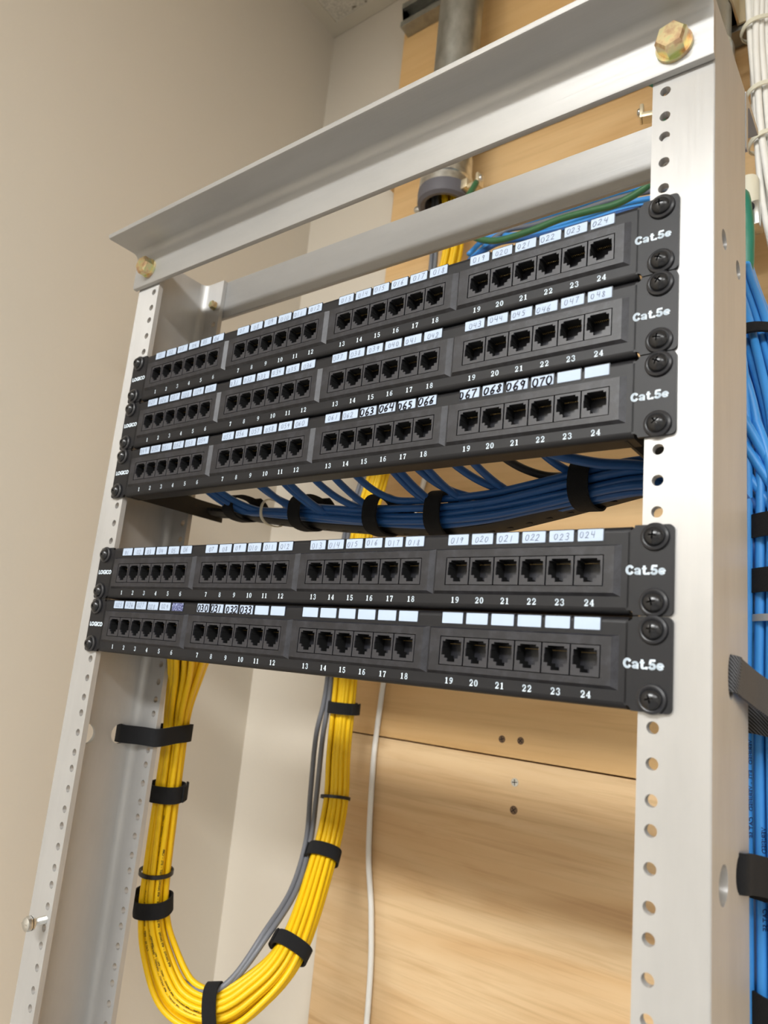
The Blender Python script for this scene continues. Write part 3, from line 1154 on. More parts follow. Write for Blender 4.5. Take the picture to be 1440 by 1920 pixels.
def patch_panel(z0, label, texts, rnd):
    t = thing('patch_panel', label, 'patch panel', (0, 0, z0), 'stacked 24-port patch panels')
    obj('face_plate', cached('face_plate', face_plate, M_PANEL, 0.5), None, t)
    bm = bmesh.new()
    box(bm, (-0.214, 0.0065, 0.0075), (0.214, 0.0095, 0.0370))
    for g in GX:
        box(bm, (g - 0.046, 0.0095, 0.010), (g + 0.046, 0.0200, 0.0345))
    obj('circuit_board', bm, M_PCB, t)
    n = 0
    for g in GX:
        b = obj('port_block', cached('port_block', port_block, M_BLOCK), None, t)
        b.location = (g, 0, 0)
        for i in range(6):
            j = obj('network_jack', cached('network_jack', jack, [M_JACK, M_DARK, M_GOLD]), None, b)
            j.location = ((i - 2.5) * 0.01524, 0, 0.02165)
    for g in GX:
        for i in range(6):
            n += 1
            x = g * 0.9945 + (i - 2.5) * 0.01556
            txt, style = texts[n - 1]
            if style == 'scribble':
                l = obj('name_label', cached('name_label_inked', label_plate, [M_LABELB, M_LFRAME]), None, t, label='label scribbled over in dark blue ink')
            else:
                l = obj('name_label', cached('name_label', label_plate, [M_LABEL, M_LFRAME]), None, t)
            l.location = (x, -0.002, 0.0399)
            if txt:
                wv_ = raw_obj('handwritten_number', writing(txt, style == 'marker', rnd), M_MARKER if style == 'marker' else M_PENCIL, l)
                wv_.location = (0, -0.00062, 0)
            me = cached('number_' + str(n), lambda n=n: number_mesh(str(n)), M_INK)
            q = obj('printed_number', me, None, t)
            q.location = (x + 0.0004, -0.00215, 0.0056)
    q = obj('grade_lettering', CAT, None, t)
    q.location = (0.2283, -0.00215, 0.0220)
    q = obj('maker_lettering', LOGO, None, t)
    q.location = (-0.2297, -0.00215, 0.0229)
    for sx in (1, -1):
        for zc in (0.00635, 0.0381):
            s = obj('panel_screw', SCREW, None, t)
            s.location = (sx * 0.23257, -0.002, zc)
            s.rotation_euler = (0, rnd.uniform(0, PI / 2), 0)
    return t


def seq(a, b_, two=()):
    return ['%02d' % i if i in two else '%03d' % i for i in range(a, b_)]


two = range(1, 10)
rn = random.Random(5)
P1 = [(s, 'pencil') for s in seq(1, 25, two)]
P2 = [(s, 'pencil') for s in seq(25, 49)]
P3 = [(s, 'pencil') for s in seq(49, 63)] + [(s, 'marker') for s in seq(63, 71)] + [('', '')] * 2
P4 = [(s, 'pencil') for s in seq(1, 25, two)]
P5 = [(s, 'pencil') for s in seq(25, 30)] + [('', 'scribble')] + [(s, 'marker') for s in seq(30, 34)] + [('', '')] * 14
patch_panel(5 * U, 'black 24-port patch panel at the very top, just below the crossbars', P1, rn)
patch_panel(4 * U, 'black 24-port patch panel sandwiched in the upper group of three, labels 025 to 048', P2, rn)
patch_panel(3 * U, 'black 24-port patch panel directly above the blue cable bundle, some marker-written labels', P3, rn)
patch_panel(1 * U, 'black 24-port patch panel directly below the blue cable bundle, pencilled labels', P4, rn)
patch_panel(0.0, 'lowest black 24-port patch panel with mostly blank labels', P5, rn)

# lone screw in the left post
t = thing('machine_screw', 'silver machine screw half driven into the lower left post', 'screw', (-0.23257, 0, -0.2095))
bm = bmesh.new()
M4 = axis_mat((0, 0.004, 0), (0.02, -1, -0.03))
pr_ = [(0, 0)]
for i in range(20):
    pr_ += [(0.0026, i * 0.0009), (0.0030, i * 0.0009 + 0.00045)]
pr_ += [(0.0026, 0.018), (0, 0.018)]
lathe(bm, pr_, M4, 16)
obj('threaded_shank', bm, M_ZINC, t)
bm = bmesh.new()
lathe(bm, [(0.0032, 0.0150), (0.0056, 0.0150), (0.0056, 0.0163), (0.0032, 0.0163)], M4, 24, closed=True)
obj('lock_washer', bm, M_ZINC, t, 0.6)
bm = bmesh.new()
lathe(bm, [(0, 0.0168), (0.0054, 0.0168), (0.0056, 0.0183), (0.0050, 0.0202), (0.0030, 0.0213), (0, 0.0215)], M4, 24)
box(bm, (-0.0036, -0.0176, -0.0006), (0.0036, -0.0172, 0.0002))
obj('screw_head', bm, M_ZINC, t, 0.6)

# ================================================================== LACING BAR BELOW THE THIRD PANEL
lb = thing('lacing_bar', 'black slotted lacing bar under the blue cable bundle', 'cable support', (0, 0, 0.125))
bar_pts = [(-0.214, 0.088, 0.1405), (-0.195, 0.093, 0.1395), (-0.1426, 0.095, 0.1318), (-0.0983, 0.096, 0.1262), (-0.052, 0.097, 0.1214), (-0.0125, 0.098, 0.1180),
           (0.0250, 0.098, 0.1158), (0.0481, 0.098, 0.1146), (0.0841, 0.097, 0.1155), (0.121, 0.096, 0.1214), (0.1586, 0.095, 0.1285), (0.1931, 0.093, 0.1351), (0.214, 0.088, 0.1385)]
D_ = catmull(bar_pts, 5)
bm = bmesh.new()
prev = None
H0, H1, DP, TT = -0.0028, 0.0034, 0.014, 0.0014
for (x, y, z) in D_:
    ring = [bm.verts.new((x, y + a, z + b2 - 0.125)) for a, b2 in ((-0.004, H0 + 0.002), (0.0, H0), (DP, H0), (DP, H0 + TT), (0.001, H0 + TT), (-0.002, H0 + 0.003), (-0.0036, H1), (-0.0050, H1), (-0.0052, H0 + 0.0028))]
    if prev:
        n = len(ring)
        for i in range(n):
            bm.faces.new((prev[i], prev[(i + 1) % n], ring[(i + 1) % n], ring[i]))
    else:
        bm.faces.new(ring[::-1])
    prev = ring
bm.faces.new(prev)
obj('slotted_tray', bm, M_BAR, lb, 0.5)
# slots punched along the underside and face
bm = bmesh.new()
for i in range(2, len(D_) - 2, 2):
    x, y, z = D_[i]
    box(bm, (x - 0.0035, y + 0.004, z + H0 - 0.125 - 0.0002), (x + 0.0035, y + 0.0065, z + H0 - 0.125 + 0.0004))
    box(bm, (x - 0.0028, y - 0.0058, z + 0.0006 - 0.125), (x + 0.0028, y - 0.0050, z + 0.0018 - 0.125))
obj('punched_slot_row', bm, M_DARK, lb, kind='stuff')
for s in (1, -1):
    bm = bmesh.new()
    zz_ = 0.0
    o = [(0.002, 0.0105), (0.104, 0.0105), (0.104, 0.0265), (0.070, 0.0265), (0.002, 0.030)]
    plate(bm, o, [], 0.0016, lambda u, v_, d, s=s: (s * (0.2165 - d), u, v_ - 0.002))
    obj('side_arm', bm, M_BAR, lb)

# ================================================================== CONDUITS, STRUTS, CLAMPS


def strut(name, label, x0, x1, z0, yf):
    """C-shaped slotted channel with turned-in lips facing the room"""
    H_, D2, t_, lip = 0.041, PY - yf - 0.0004, 0.0028, 0.009
    bm = bmesh.new()
    o = [(0, 0), (D2, 0), (D2, H_), (0, H_), (0, H_ - lip), (0.006, H_ - lip), (0.006, H_ - lip + t_), (t_, H_ - lip + t_), (t_, H_ - t_), (D2 - t_, H_ - t_), (D2 - t_, t_),
         (t_, t_), (t_, lip - t_), (0.006, lip - t_), (0.006, lip), (0, lip)]
    extrude_profile(bm, o, x0, x1, lambda u, v_, a: (a, yf + u, z0 + v_))
    bmesh.ops.triangulate(bm, faces=[f for f in bm.faces if len(f.verts) > 4])
    q = obj(name, bm, M_STRUT)
    q['label'] = label
    q['category'] = 'strut channel'
    return q


strut('strut_channel', 'galvanised strut channel high on the amber plywood near the ceiling', -0.2485, 0.95, 0.929, 0.329)
strut('strut_channel', 'galvanised strut channel behind the top of the rack, seen by the white cables', -0.10, 0.95, 0.6770, 0.3285)


def conduit(label, cx, cy, ztop, zbot, r):
    t_ = thing('metal_conduit', label, 'conduit', (cx, cy, zbot))
    bm = bmesh.new()
    lathe(bm, [(r, 0.040), (r, ztop - zbot), (r - 0.002, ztop - zbot), (r - 0.002, 0.040)], None, 40, closed=True)
    obj('conduit_tube', bm, M_EMT, t_, 0.6)
    bm = bmesh.new()
    lathe(bm, [(r + 0.0005, 0.052), (r + 0.0030, 0.050), (r + 0.0032, 0.024), (r + 0.0044, 0.023), (r + 0.0044, 0.017), (r + 0.0028, 0.0155), (r + 0.0028, 0.0135), (r + 0.0046, 0.0125), (r + 0.0046, 0.004),
               (r - 0.002, 0.004), (r - 0.002, 0.052)], None, 40, closed=True)
    obj('connector', bm, M_ZINC, t_, 0.6)
    bm = bmesh.new()
    lathe(bm, [(r + 0.0052, 0.0042), (r + 0.0056, 0.000), (r + 0.0050, -0.012), (r + 0.001, -0.015), (r - 0.004, -0.014), (r - 0.005, 0.004)], None, 40, closed=True)
    obj('throat_bushing', bm, M_GREYPL, t_, 0.6)
    # grounding lug reaching to one side, with two screws
    return t_


def lug(parent, ang, r, m_=None):
    c, s = math.cos(ang), math.sin(ang)
    M4 = Matrix(((c, -s, 0, 0), (s, c, 0, 0), (0, 0, 1, 0), (0, 0, 0, 1)))
    bm = bmesh.new()
    for lo, hi in (((r + 0.002, -0.008, -0.008), (r + 0.012, 0.008, 0.004)), ((r + 0.011, -0.006, -0.010), (r + 0.026, 0.006, -0.004)), ((r + 0.023, -0.006, -0.010), (r + 0.027, 0.006, 0.006))):
        n0 = len(bm.verts)
        box(bm, lo, hi, bevel=0.0012)
    bm.verts.ensure_lookup_table()
    for q in bm.verts:
        q.co = M4 @ q.co
    g = obj('grounding_lug', bm, M_CREAM, parent, 0.5)
    bm = bmesh.new()
    for px_, pz_ in ((r + 0.027, 0.000), (r + 0.008, 0.004)):
        lathe(bm, [(0, 0), (0.0042, 0), (0.0042, 0.003), (0.003, 0.0045), (0, 0.0048)], M4 @ axis_mat((px_ - 0.002, 0, pz_), (1, 0, 0) if pz_ == 0 else (0, -1, 0)) , 16)
    obj('lug_screw', bm, M_ZINC, g, 0.5)
    return g


c1 = conduit('large grey conduit coming down in front of the amber plywood, yellow cables leaving it', -0.1205, 0.2985, CEIL - 0.002, 0.5830, 0.0280)
lug(c1, -0.15, 0.0290)
bm = bmesh.new()
lathe(bm, [(0, 0), (0.0045, 0), (0.0045, 0.004), (0.003, 0.007), (0, 0.0072)], axis_mat((-0.0335, -0.004, -0.008), (-1, -0.2, 0)), 16)
obj('set_screw', bm, M_ZINC, c1, 0.5)
c2 = conduit('grey conduit mostly hidden behind the right post, blue cables leaving it', 0.1755, 0.2985, 0.99, 0.5840, 0.0280)
lug(c2, PI + 0.25, 0.0290)
# strut straps holding each conduit
for cx, lab in ((-0.1205, 'cream strut strap clamping the conduit of the yellow cables'), (0.1755, 'cream strut strap clamping the conduit behind the right post')):
    t_ = thing('conduit_clamp', lab, 'pipe clamp', (cx, 0.2985, 0.6975))
    bm = bmesh.new()
    o = []
    for i in range(25):
        a = PI + PI * i / 24
        o.append((0.0284, a))
    inner = [(0.0284 * math.cos(a), 0.0284 * math.sin(a)) for _, a in o]
    outer = [(0.0304 * math.cos(a), 0.0304 * math.sin(a)) for _, a in o]
    # legs go back to the strut and turn outwards
    outl = [(-0.0304, 0.0262)] + outer + [(0.0304, 0.0262), (0.0284, 0.0262)] + inner[::-1] + [(-0.0284, 0.0262)]
    A_ = [bm.verts.new((x, y, -0.016)) for x, y in outl]
    B_ = [bm.verts.new((x, y, 0.016)) for x, y in outl]
    n = len(outl)
    for i in range(n):
        bm.faces.new((A_[i], A_[(i + 1) % n], B_[(i + 1) % n], B_[i]))
    f1 = bm.faces.new(A_)
    f2 = bm.faces.new(B_[::-1])
    bmesh.ops.triangulate(bm, faces=[f1, f2])
    for s in (-1, 1):
        box(bm, (s * 0.0284, 0.0258, -0.016), (s * 0.044, 0.0282, 0.016))
    obj('strap_band', bm, M_CREAM, t_, 0.5)

# grounding connector to the right of the right post
t_ = thing('grounding_connector', 'small cream and silver grounding connector right of the right post', 'connector', (0.2180, 0.3000, 0.4520))
bm = bmesh.new()
lathe(bm, [(0, 0.000), (0.0085, 0.000), (0.0090, 0.002), (0.0090, 0.026), (0.0080, 0.029), (0, 0.029)], None, 24)
obj('insulator', bm, M_TIEW, t_, 0.6)
bm = bmesh.new()
box(bm, (-0.010, -0.007, -0.020), (-0.002, 0.010, 0.000), bevel=0.001)
box(bm, (0.004, -0.009, -0.024), (0.0100, 0.010, 0.000), bevel=0.001)
obj('clamp_body', bm, M_ZINC, t_, 0.5)
bm = bmesh.new()
lathe(bm, [(0, 0), (0.005, 0), (0.005, 0.007), (0, 0.0075)], axis_mat((0.0015, -0.003, -0.006), (0, -1, 0)), 20)
obj('clamp_screw', bm, M_DARK, t_, 0.5)

# ================================================================== YELLOW CABLE LOOP
RC = 0.00268
YG = 'yellow cables in the hanging loop'
ylab = 'yellow cable in the thick bundle looping from the conduit to the left post'
yc = [(-0.121, 0.300, 0.640, 0.0155, 0.0150), (-0.1120, 0.305, 0.560, 0.0150, 0.0140), (-0.1085, 0.305, 0.500, 0.0135, 0.013), (-0.130, 0.300, 0.400, 0.0135, 0.0130), (-0.1600, 0.293, 0.300, 0.0135, 0.0130), (-0.178, 0.290, 0.215, 0.0135, 0.013),
      (-0.190, 0.290, 0.160, 0.0135, 0.013), (-0.1930, 0.290, 0.070, 0.0135, 0.013), (-0.1922, 0.290, -0.021, 0.0138, 0.013), (-0.1920, 0.290, -0.085, 0.0140, 0.013), (-0.1870, 0.287, -0.137, 0.0145, 0.013),
      (-0.1760, 0.262, -0.190, 0.0150, 0.0130), (-0.1535, 0.205, -0.252, 0.0160, 0.0130), (-0.1660, 0.172, -0.286, 0.0190, 0.0125), (-0.1890, 0.152, -0.303, 0.0215, 0.0115), (-0.2250, 0.137, -0.297, 0.0225, 0.011),
      (-0.2480, 0.127, -0.262, 0.0185, 0.0125), (-0.2525, 0.119, -0.228, 0.0150, 0.0140), (-0.2510, 0.115, -0.195, 0.0140, 0.0140), (-0.2488, 0.112, -0.150, 0.0140, 0.0135), (-0.2470, 0.110, -0.115, 0.0140, 0.0130), (-0.2440, 0.107, -0.072, 0.0142, 0.0125),
      (-0.2360, 0.100, -0.044, 0.0160, 0.0130), (-0.2140, 0.085, -0.010, 0.0210, 0.0150), (-0.1830, 0.060, 0.0160, 0.0280, 0.0160), (-0.1600, 0.045, 0.026, 0.032, 0.0160)]
paths, P_, F_, D__ = bundle(yc, 23, RC, 3, twist=0.45, wobble=0.12, per=9)
rnd = random.Random(11)
YP = ['4PR 24AWG', 'VERIFIED', 'FEET', 'ETL', 'CAT 5E', 'CMR']
for i, p in enumerate(paths):
    bm = bmesh.new()
    tube(bm, p, RC, 8)
    o = obj('yellow_network_cable', bm, M_YEL, None, 3.14, label=ylab, category='cable', group=YG)
    s = rnd.uniform(0.80, 0.92)
    tot = sum((b2 - a).length for a, b2 in zip(p, p[1:]))
    words = '  -  '.join(rnd.choice(YP) for _ in range(8))
    s = rnd.uniform(1.00, 1.20)
    tw = rnd.uniform(-0.8, 0.8)
    if rnd.random() < 0.7:
        print_on(p, RC, s, words, 0.0027, 'jacket_print', M_PRINT, o, tw)

# straps of the loop


def at_path(q):
    k_ = min(range(len(P_)), key=lambda i: (P_[i] - Vector(q)).length)
    return P_[k_], F_[k_][0], D__[k_][3], D__[k_][4]


for q, w_, lab, tail, kind in [
    ((-0.1923, 0.29, -0.0376), 0.0125, 'black strap round the yellow bundle just below the lowest panel, by the wood', (2.2, 3.6, 0.002, 0.0), 'v'),
    ((-0.1890, 0.288, -0.1300), 0.0032, 'thin black tie round the right side of the yellow loop', None, 't'),
    ((-0.178, 0.266, -0.1850), 0.0130, 'black strap midway down the right side of the yellow loop', (0.2, -1.0, 0.001, 0.0), 'v'),
    ((-0.1535, 0.203, -0.252), 0.0125, 'black strap on the lower right bend of the yellow loop', (0.3, -0.9, 0.002, 0.0), 'v'),
    ((-0.1900, 0.151, -0.303), 0.0125, 'black strap at the very bottom of the yellow loop', (2.4, 3.9, 0.002, 0.0), 'v'),
    ((-0.2522, 0.118, -0.224), 0.0140, 'black strap on the lower left bend of the yellow loop beside the post', (2.6, 4.0, 0.001, 0.005), 'v'),
    ((-0.2508, 0.115, -0.197), 0.0035, 'thin black tie round the left side of the yellow loop', None, 't'),
    ((-0.2475, 0.110, -0.1240), 0.0150, 'black strap on the left side of the yellow loop, second below the lowest panel', (0.2, -0.9, 0.003, 0.0), 'v'),
]:
    p, tg, a_, b_ = at_path(q)
    strap('cable_strap' if kind == 'v' else 'cable_tie', lab, p, tg, a_ + (0.0012 if kind == 'v' else 0.0003), b_ + (0.0012 if kind == 'v' else 0.0001), w_, M_VELCRO if kind == 'v' else M_TIEB, tail=tail, cat='cable strap' if kind == 'v' else 'cable tie', e=0.8 if kind == 'v' else 1.0)

# strap that ties the loop to the left post: out of the web opening, across the back flange, round the bundle
p, tg, a_, b_ = at_path((-0.2445, 0.108, -0.0716))
path_strap('long black strap tying the yellow bundle through an opening in the left post', [(-0.2600, 0.0560, -0.0705), (-0.2530, 0.0560, -0.0705), (-0.2470, 0.0590, -0.0705), (-0.2380, 0.0655, -0.0705), (-0.2280, 0.0690, -0.0706), (-0.2225, 0.0705, -0.0706), (-0.2215, 0.0770, -0.0700), (-0.2235, 0.0860, -0.0692), (-0.2262, 0.0960, -0.0685),
      (-0.2290, 0.1090, -0.0680), (-0.2350, 0.1190, -0.0680), (-0.2450, 0.1240, -0.0690), (-0.2560, 0.1240, -0.070), (-0.2625, 0.1120, -0.0705), (-0.2635, 0.0950, -0.0705), (-0.2632, 0.0750, -0.0705), (-0.2625, 0.0600, -0.0705)], 0.0078, M_VELCRO, 4)
# strap at the top of the loop, half hidden by the lowest panel
p, tg, a_, b_ = at_path((-0.214, 0.085, -0.010))
strap('cable_strap', 'black strap end peeking out just under the lowest panel beside the left post', (-0.2180, 0.0935, 0.0105), (0.3, -0.3, 0.6), 0.0095, 0.009, 0.012)

# two grey cables running along the inside of the loop
for i, (dx, dz) in enumerate(((0.0, 0.0), (-0.0062, 0.003))):
    pts = [(-0.136 - 0.006 * i, 0.298, 0.640), (-0.1255 + dx, 0.297, 0.520), (-0.1290 + dx, 0.294, 0.450), (-0.165 + dx, 0.286, 0.330), (-0.1880 + dx, 0.281, 0.215), (-0.2030 + dx, 0.282, 0.1615), (-0.2075 + dx, 0.284, 0.070),
           (-0.2080 + dx, 0.284, -0.0220), (-0.2105 + dx * 1.6, 0.283, -0.070), (-0.2095 + dx * 1.5, 0.282, -0.128), (-0.1990 + dx, 0.268, -0.176), (-0.176 + dx, 0.228, -0.212), (-0.1690 + dx * 0.6, 0.187, -0.243 + dz), (-0.1800, 0.163, -0.276 + dz),
           (-0.200 - dx, 0.148, -0.290 + dz), (-0.228 - dx * 0.3, 0.139, -0.284), (-0.2475, 0.133, -0.256), (-0.2560, 0.126, -0.226), (-0.2555, 0.120, -0.150), (-0.2480, 0.112, -0.070), (-0.222, 0.094, -0.010)]
    bm = bmesh.new()
    tube(bm, [q for q in catmull(pts, 8)], 0.0028, 8)
    obj('grey_network_cable', bm, M_GREY, None, 3.14, label='grey cable following the inner edge of the yellow loop', category='cable', group='grey cables beside the yellow bundle')

# thin white cord down the plywood
pts = [(-0.147, 0.3455, 0.330), (-0.1456, 0.3455, 0.250), (-0.1625, 0.3455, 0.173), (-0.1745, 0.3455, 0.080), (-0.1798, 0.3455, 0.006), (-0.1835, 0.3455, -0.060), (-0.1842, 0.3455, -0.104), (-0.1790, 0.3455, -0.193), (-0.1675, 0.3455, -0.256), (-0.1610, 0.3455, -0.348), (-0.163, 0.3455, -0.60), (-0.160, 0.3455, -1.2)]
bm = bmesh.new()
tube(bm, catmull(pts, 10), 0.0032, 8)
obj('phone_cable', bm, M_WHT, None, 3.14, label='single thin white cable hanging against the pale plywood', category='cable')

# ================================================================== BLUE CABLES UNDER THE THIRD PANEL
RB = 0.0028
bc = [(-0.211, 0.086, 0.1500), (-0.1723, 0.088, 0.1425), (-0.1229, 0.090, 0.1385), (-0.0716, 0.091, 0.1345), (-0.0248, 0.092, 0.1298), (0.0175, 0.092, 0.1270), (0.0514, 0.092, 0.1258), (0.0913, 0.091, 0.1278), (0.1238, 0.090, 0.1318),
      (0.1611, 0.089, 0.1365), (0.1953, 0.088, 0.1400), (0.222, 0.098, 0.1400), (0.243, 0.118, 0.1300), (0.2570, 0.132, 0.1050), (0.2610, 0.135, 0.070), (0.2615, 0.135, 0.030)]
BX = [p[0] for p in bc]


def centre(x):
    for a, b2 in zip(bc, bc[1:]):
        if a[0] <= x <= b2[0]:
            u = (x - a[0]) / (b2[0] - a[0])
            return tuple(a[k_] + (b2[k_] - a[k_]) * u for k_ in range(3))
    return bc[-1]


drops = [-0.190, -0.183, -0.176, -0.1225, -0.117, -0.0880, -0.0815, -0.0560, -0.0330, -0.0150, 0.0225, 0.0300, 0.0420, 0.0520, 0.0720, 0.0890, 0.1080, 0.1370]
nb = len(drops)
offs = disc_offsets(nb, 4)
rnd = random.Random(21)
slots = sorted(offs, key=lambda q: q[0] * 1.0 - q[1] * 0.9)      # low and towards the room first
for i, xd in enumerate(drops):
    ou, ov = slots[i]
    wide, thin = 0.0122, 0.0105
    j = rnd.uniform(0.85, 1.2)
    join = xd + 0.040 * j
    grow = lambda x: 0.50 + 0.50 * min(1, max(0, (x + 0.19) / 0.20))
    c_ = centre(join)
    zj = c_[2] + ou * wide * grow(join)
    yj = c_[1] - ov * thin * grow(join)
    z0 = 0.166
    pts = [(xd - 0.003, 0.030, z0 + 0.008), (xd - 0.001, 0.042, z0 - 0.004), (xd + 0.0035, 0.056, z0 - 0.006 - 0.30 * (z0 - 0.006 - zj)), (xd + 0.012 * j, 0.056 + 0.55 * (yj - 0.056), zj + 0.32 * (z0 - 0.006 - zj)), (xd + 0.025 * j, yj - 0.1 * (yj - 0.056), zj + 0.08 * (z0 - 0.006 - zj))]
    xs_ = [b2 for b2 in BX if b2 > join + 0.012]
    for q in [join] + xs_:
        c_ = centre(q)
        g_ = grow(q)
        yy = c_[1] - ov * thin * g_ + 0.0006 * math.sin(q * 60 + i)
        zz2 = c_[2] + ou * wide * g_ + 0.0006 * math.sin(q * 45 + i * 2)
        if q >= 0.243:
            pts.append((c_[0] - ou * 0.010, c_[1] - ov * 0.011, c_[2]))
        else:
            pts.append((c_[0], yy, zz2))
    # continue down the trunk behind the right post
    ux, uy = 0.2615 - ou * 0.012, 0.135 - ov * 0.012
    for zz2 in (-0.05, -0.15, -0.30, -0.80, -1.70):
        pts.append((ux + 0.001 * math.sin(i + zz2 * 30), uy, zz2))
    bm = bmesh.new()
    tube(bm, catmull(pts, 7), RB, 8)
    dark = (i == 16)
    obj('blue_network_cable' if not dark else 'black_network_cable', bm, M_BLK if dark else M_NAVY, None, 3.14,
        label='blue cable dropping from the third panel into the strapped bundle above the lacing bar' if not dark else 'single black cable dropping into the blue bundle above the lacing bar',
        category='cable', **({} if dark else {'group': 'blue cables on the lacing bar'}))
# straight blue cable that skips the bundle at the right end
pts = [(0.135, 0.030, 0.165), (0.150, 0.045, 0.150), (0.1750, 0.062, 0.1440), (0.200, 0.078, 0.1440), (0.225, 0.098, 0.140), (0.246, 0.113, 0.120), (0.2560, 0.118, 0.085), (0.257, 0.119, 0.02), (0.256, 0.120, -0.15), (0.256, 0.120, -0.80), (0.256, 0.120, -1.70)]
bm = bmesh.new()
tube(bm, catmull(pts, 9), 0.0033, 8)
obj('blue_network_cable', bm, M_NAVY, None, 3.14, label='blue cable running straight to the right post above the strapped bundle', category='cable')

for x, w_, lab, tail in [(-0.1720, 0.013, 'black strap at the left end of the lacing bar', (3.6, 4.6, 0.003, 0.004)), (-0.0900, 0.013, 'black strap second from the left on the lacing bar', (3.6, 4.9, 0.004, 0.006)),
                         (-0.0090, 0.0135, 'black strap at the middle of the lacing bar, crossing the yellow bundle', (3.6, 4.9, 0.004, 0.008)), (0.0490, 0.0135, 'black strap right of the middle on the lacing bar', (3.6, 4.7, 0.003, 0.006)),
                         (0.1605, 0.0135, 'black strap nearest the right post on the lacing bar', None)]:
    c_ = centre(x)
    z_lo = [q for q in D_ if abs(q[0] - x) < 0.02]
    zb_ = min(z_lo, key=lambda q: abs(q[0] - x))[2] - 0.004
    g_ = 0.45 + 0.55 * min(1, max(0, (x + 0.19) / 0.25))
    top = c_[2] + 0.0122 * g_ + RB
    mid = (top + zb_) / 2
    strap('cable_strap', lab, (x, c_[1] + 0.003, mid), (1, 0, -0.02), (top - zb_) / 2 + 0.001, 0.0178, w_, tail=tail, toward=Vector((0, -1, 0)))
c_ = centre(-0.1331)
strap('cable_tie', 'cream plastic tie between the first two straps of the lacing bar', (-0.1331, c_[1] + 0.004, c_[2] - 0.003), (1, 0, 0), 0.0112, 0.0150, 0.0026, M_TIEW, 0.001, cat='cable tie', toward=Vector((0, -1, 0)))

# ================================================================== BLUE TRUNK BEHIND THE RIGHT POST
tc = [(0.1755, 0.2985, 0.620, 0.0150, 0.0150), (0.1790, 0.297, 0.550, 0.0150, 0.0145), (0.1940, 0.278, 0.455, 0.0155, 0.0150), (0.2100, 0.252, 0.385, 0.0165, 0.0160), (0.2270, 0.208, 0.318, 0.0170, 0.0165), (0.2450, 0.168, 0.255, 0.0180, 0.0170), (0.2600, 0.146, 0.190, 0.0190, 0.0170), (0.2645, 0.139, 0.150, 0.0195, 0.0170),
      (0.2660, 0.137, 0.100, 0.0200, 0.0175), (0.2665, 0.137, 0.000, 0.0200, 0.0175), (0.2660, 0.137, -0.120, 0.0200, 0.0175), (0.2660, 0.137, -0.250, 0.0200, 0.0175), (0.2660, 0.137, -0.900, 0.0200, 0.0175), (0.2660, 0.137, -1.700, 0.0200, 0.0175)]
tp, TP, TF_, TD = bundle(tc, 22, RB, 9, twist=0.25, wobble=0.09, per=8)
rnd = random.Random(4)
for i, p in enumerate(tp):
    bm = bmesh.new()
    tube(bm, p, RB, 10)
    o = obj('blue_network_cable', bm, M_BLUE, None, 3.14, label='bright blue cable in the thick vertical trunk behind the right post', category='cable', group='blue trunk cables behind the right post')
    print_on(p, RB, 0.56 + rnd.uniform(0, 0.05), 'ETL - VERIFIED   (UL) CMR   ETL - VERIFIED   CAT 5E - VERIFIED', 0.0034, 'jacket_print', M_PRINTB, o, rnd.uniform(-0.9, 0.9))
# a few loose cables that arc out from behind the post and join the trunk
for i in range(6):
    y0 = 0.104 + 0.004 * (i % 3)
    z0 = 0.268 - 0.018 * i
    x1_ = 0.2500 + 0.0062 * i
    yb = 0.1115 + 0.0020 * (i % 2) + (0.004 if i > 2 else 0)
    pts = [(0.170, 0.060, z0 + 0.010), (0.205, 0.090, z0 + 0.012), (0.2330, y0, z0 - 0.006), (0.2470 + 0.001 * i, y0 + 0.002, z0 - 0.036), (x1_ + 0.0010, yb, z0 - 0.085), (x1_ + 0.001, yb + 0.001, 0.085), (x1_ - 0.0005, yb + 0.003, 0.0), (x1_, yb + 0.003, -0.12), (x1_, yb + 0.003, -0.30), (x1_, yb + 0.003, -0.8), (x1_, yb + 0.003, -1.70)]
    bm = bmesh.new()
    tube(bm, catmull(pts, 9), RB, 10)
    o = obj('blue_network_cable', bm, M_BLUE, None, 3.14, label='bright blue cable arcing from behind the right post down over the trunk', category='cable', group='blue cables arcing onto the trunk')
    print_on(catmull(pts, 9), RB, 0.36 + 0.03 * i, 'VERIFIED   ETL - VERIFIED   CAT 5E', 0.0034, 'jacket_print', M_PRINTB, o, rnd.uniform(-0.6, 0.6))

TC = (0.2655, 0.1330)
for z_, w_, lab in [(0.2465, 0.0095, 'black strap at the top of the blue trunk, right of the upper panels'), (0.1110, 0.0140, 'black strap round the blue trunk, upper of the close pair'), (0.0790, 0.0140, 'black strap round the blue trunk, lower of the close pair'),
                    (-0.1460, 0.0165, 'lowest black strap round the blue trunk')]:
    k_ = min(range(len(TP)), key=lambda i: abs(TP[i].z - z_))
    c_ = TP[k_]
    up = z_ > 0.2
    strap('cable_strap', lab, (c_.x, c_.y if up else TC[1] - 0.001, z_), TF_[k_][0], 0.0215, 0.0195 if up else 0.0270, w_, tail=(2.4, 3.5, 0.002, 0.0))
strap('cable_tie', 'grey plastic cable tie round the blue trunk', (TC[0], TC[1], 0.0575), (0, 0, 1), 0.0213, 0.0268, 0.0040, M_TIEG, 0.0012, cat='cable tie')
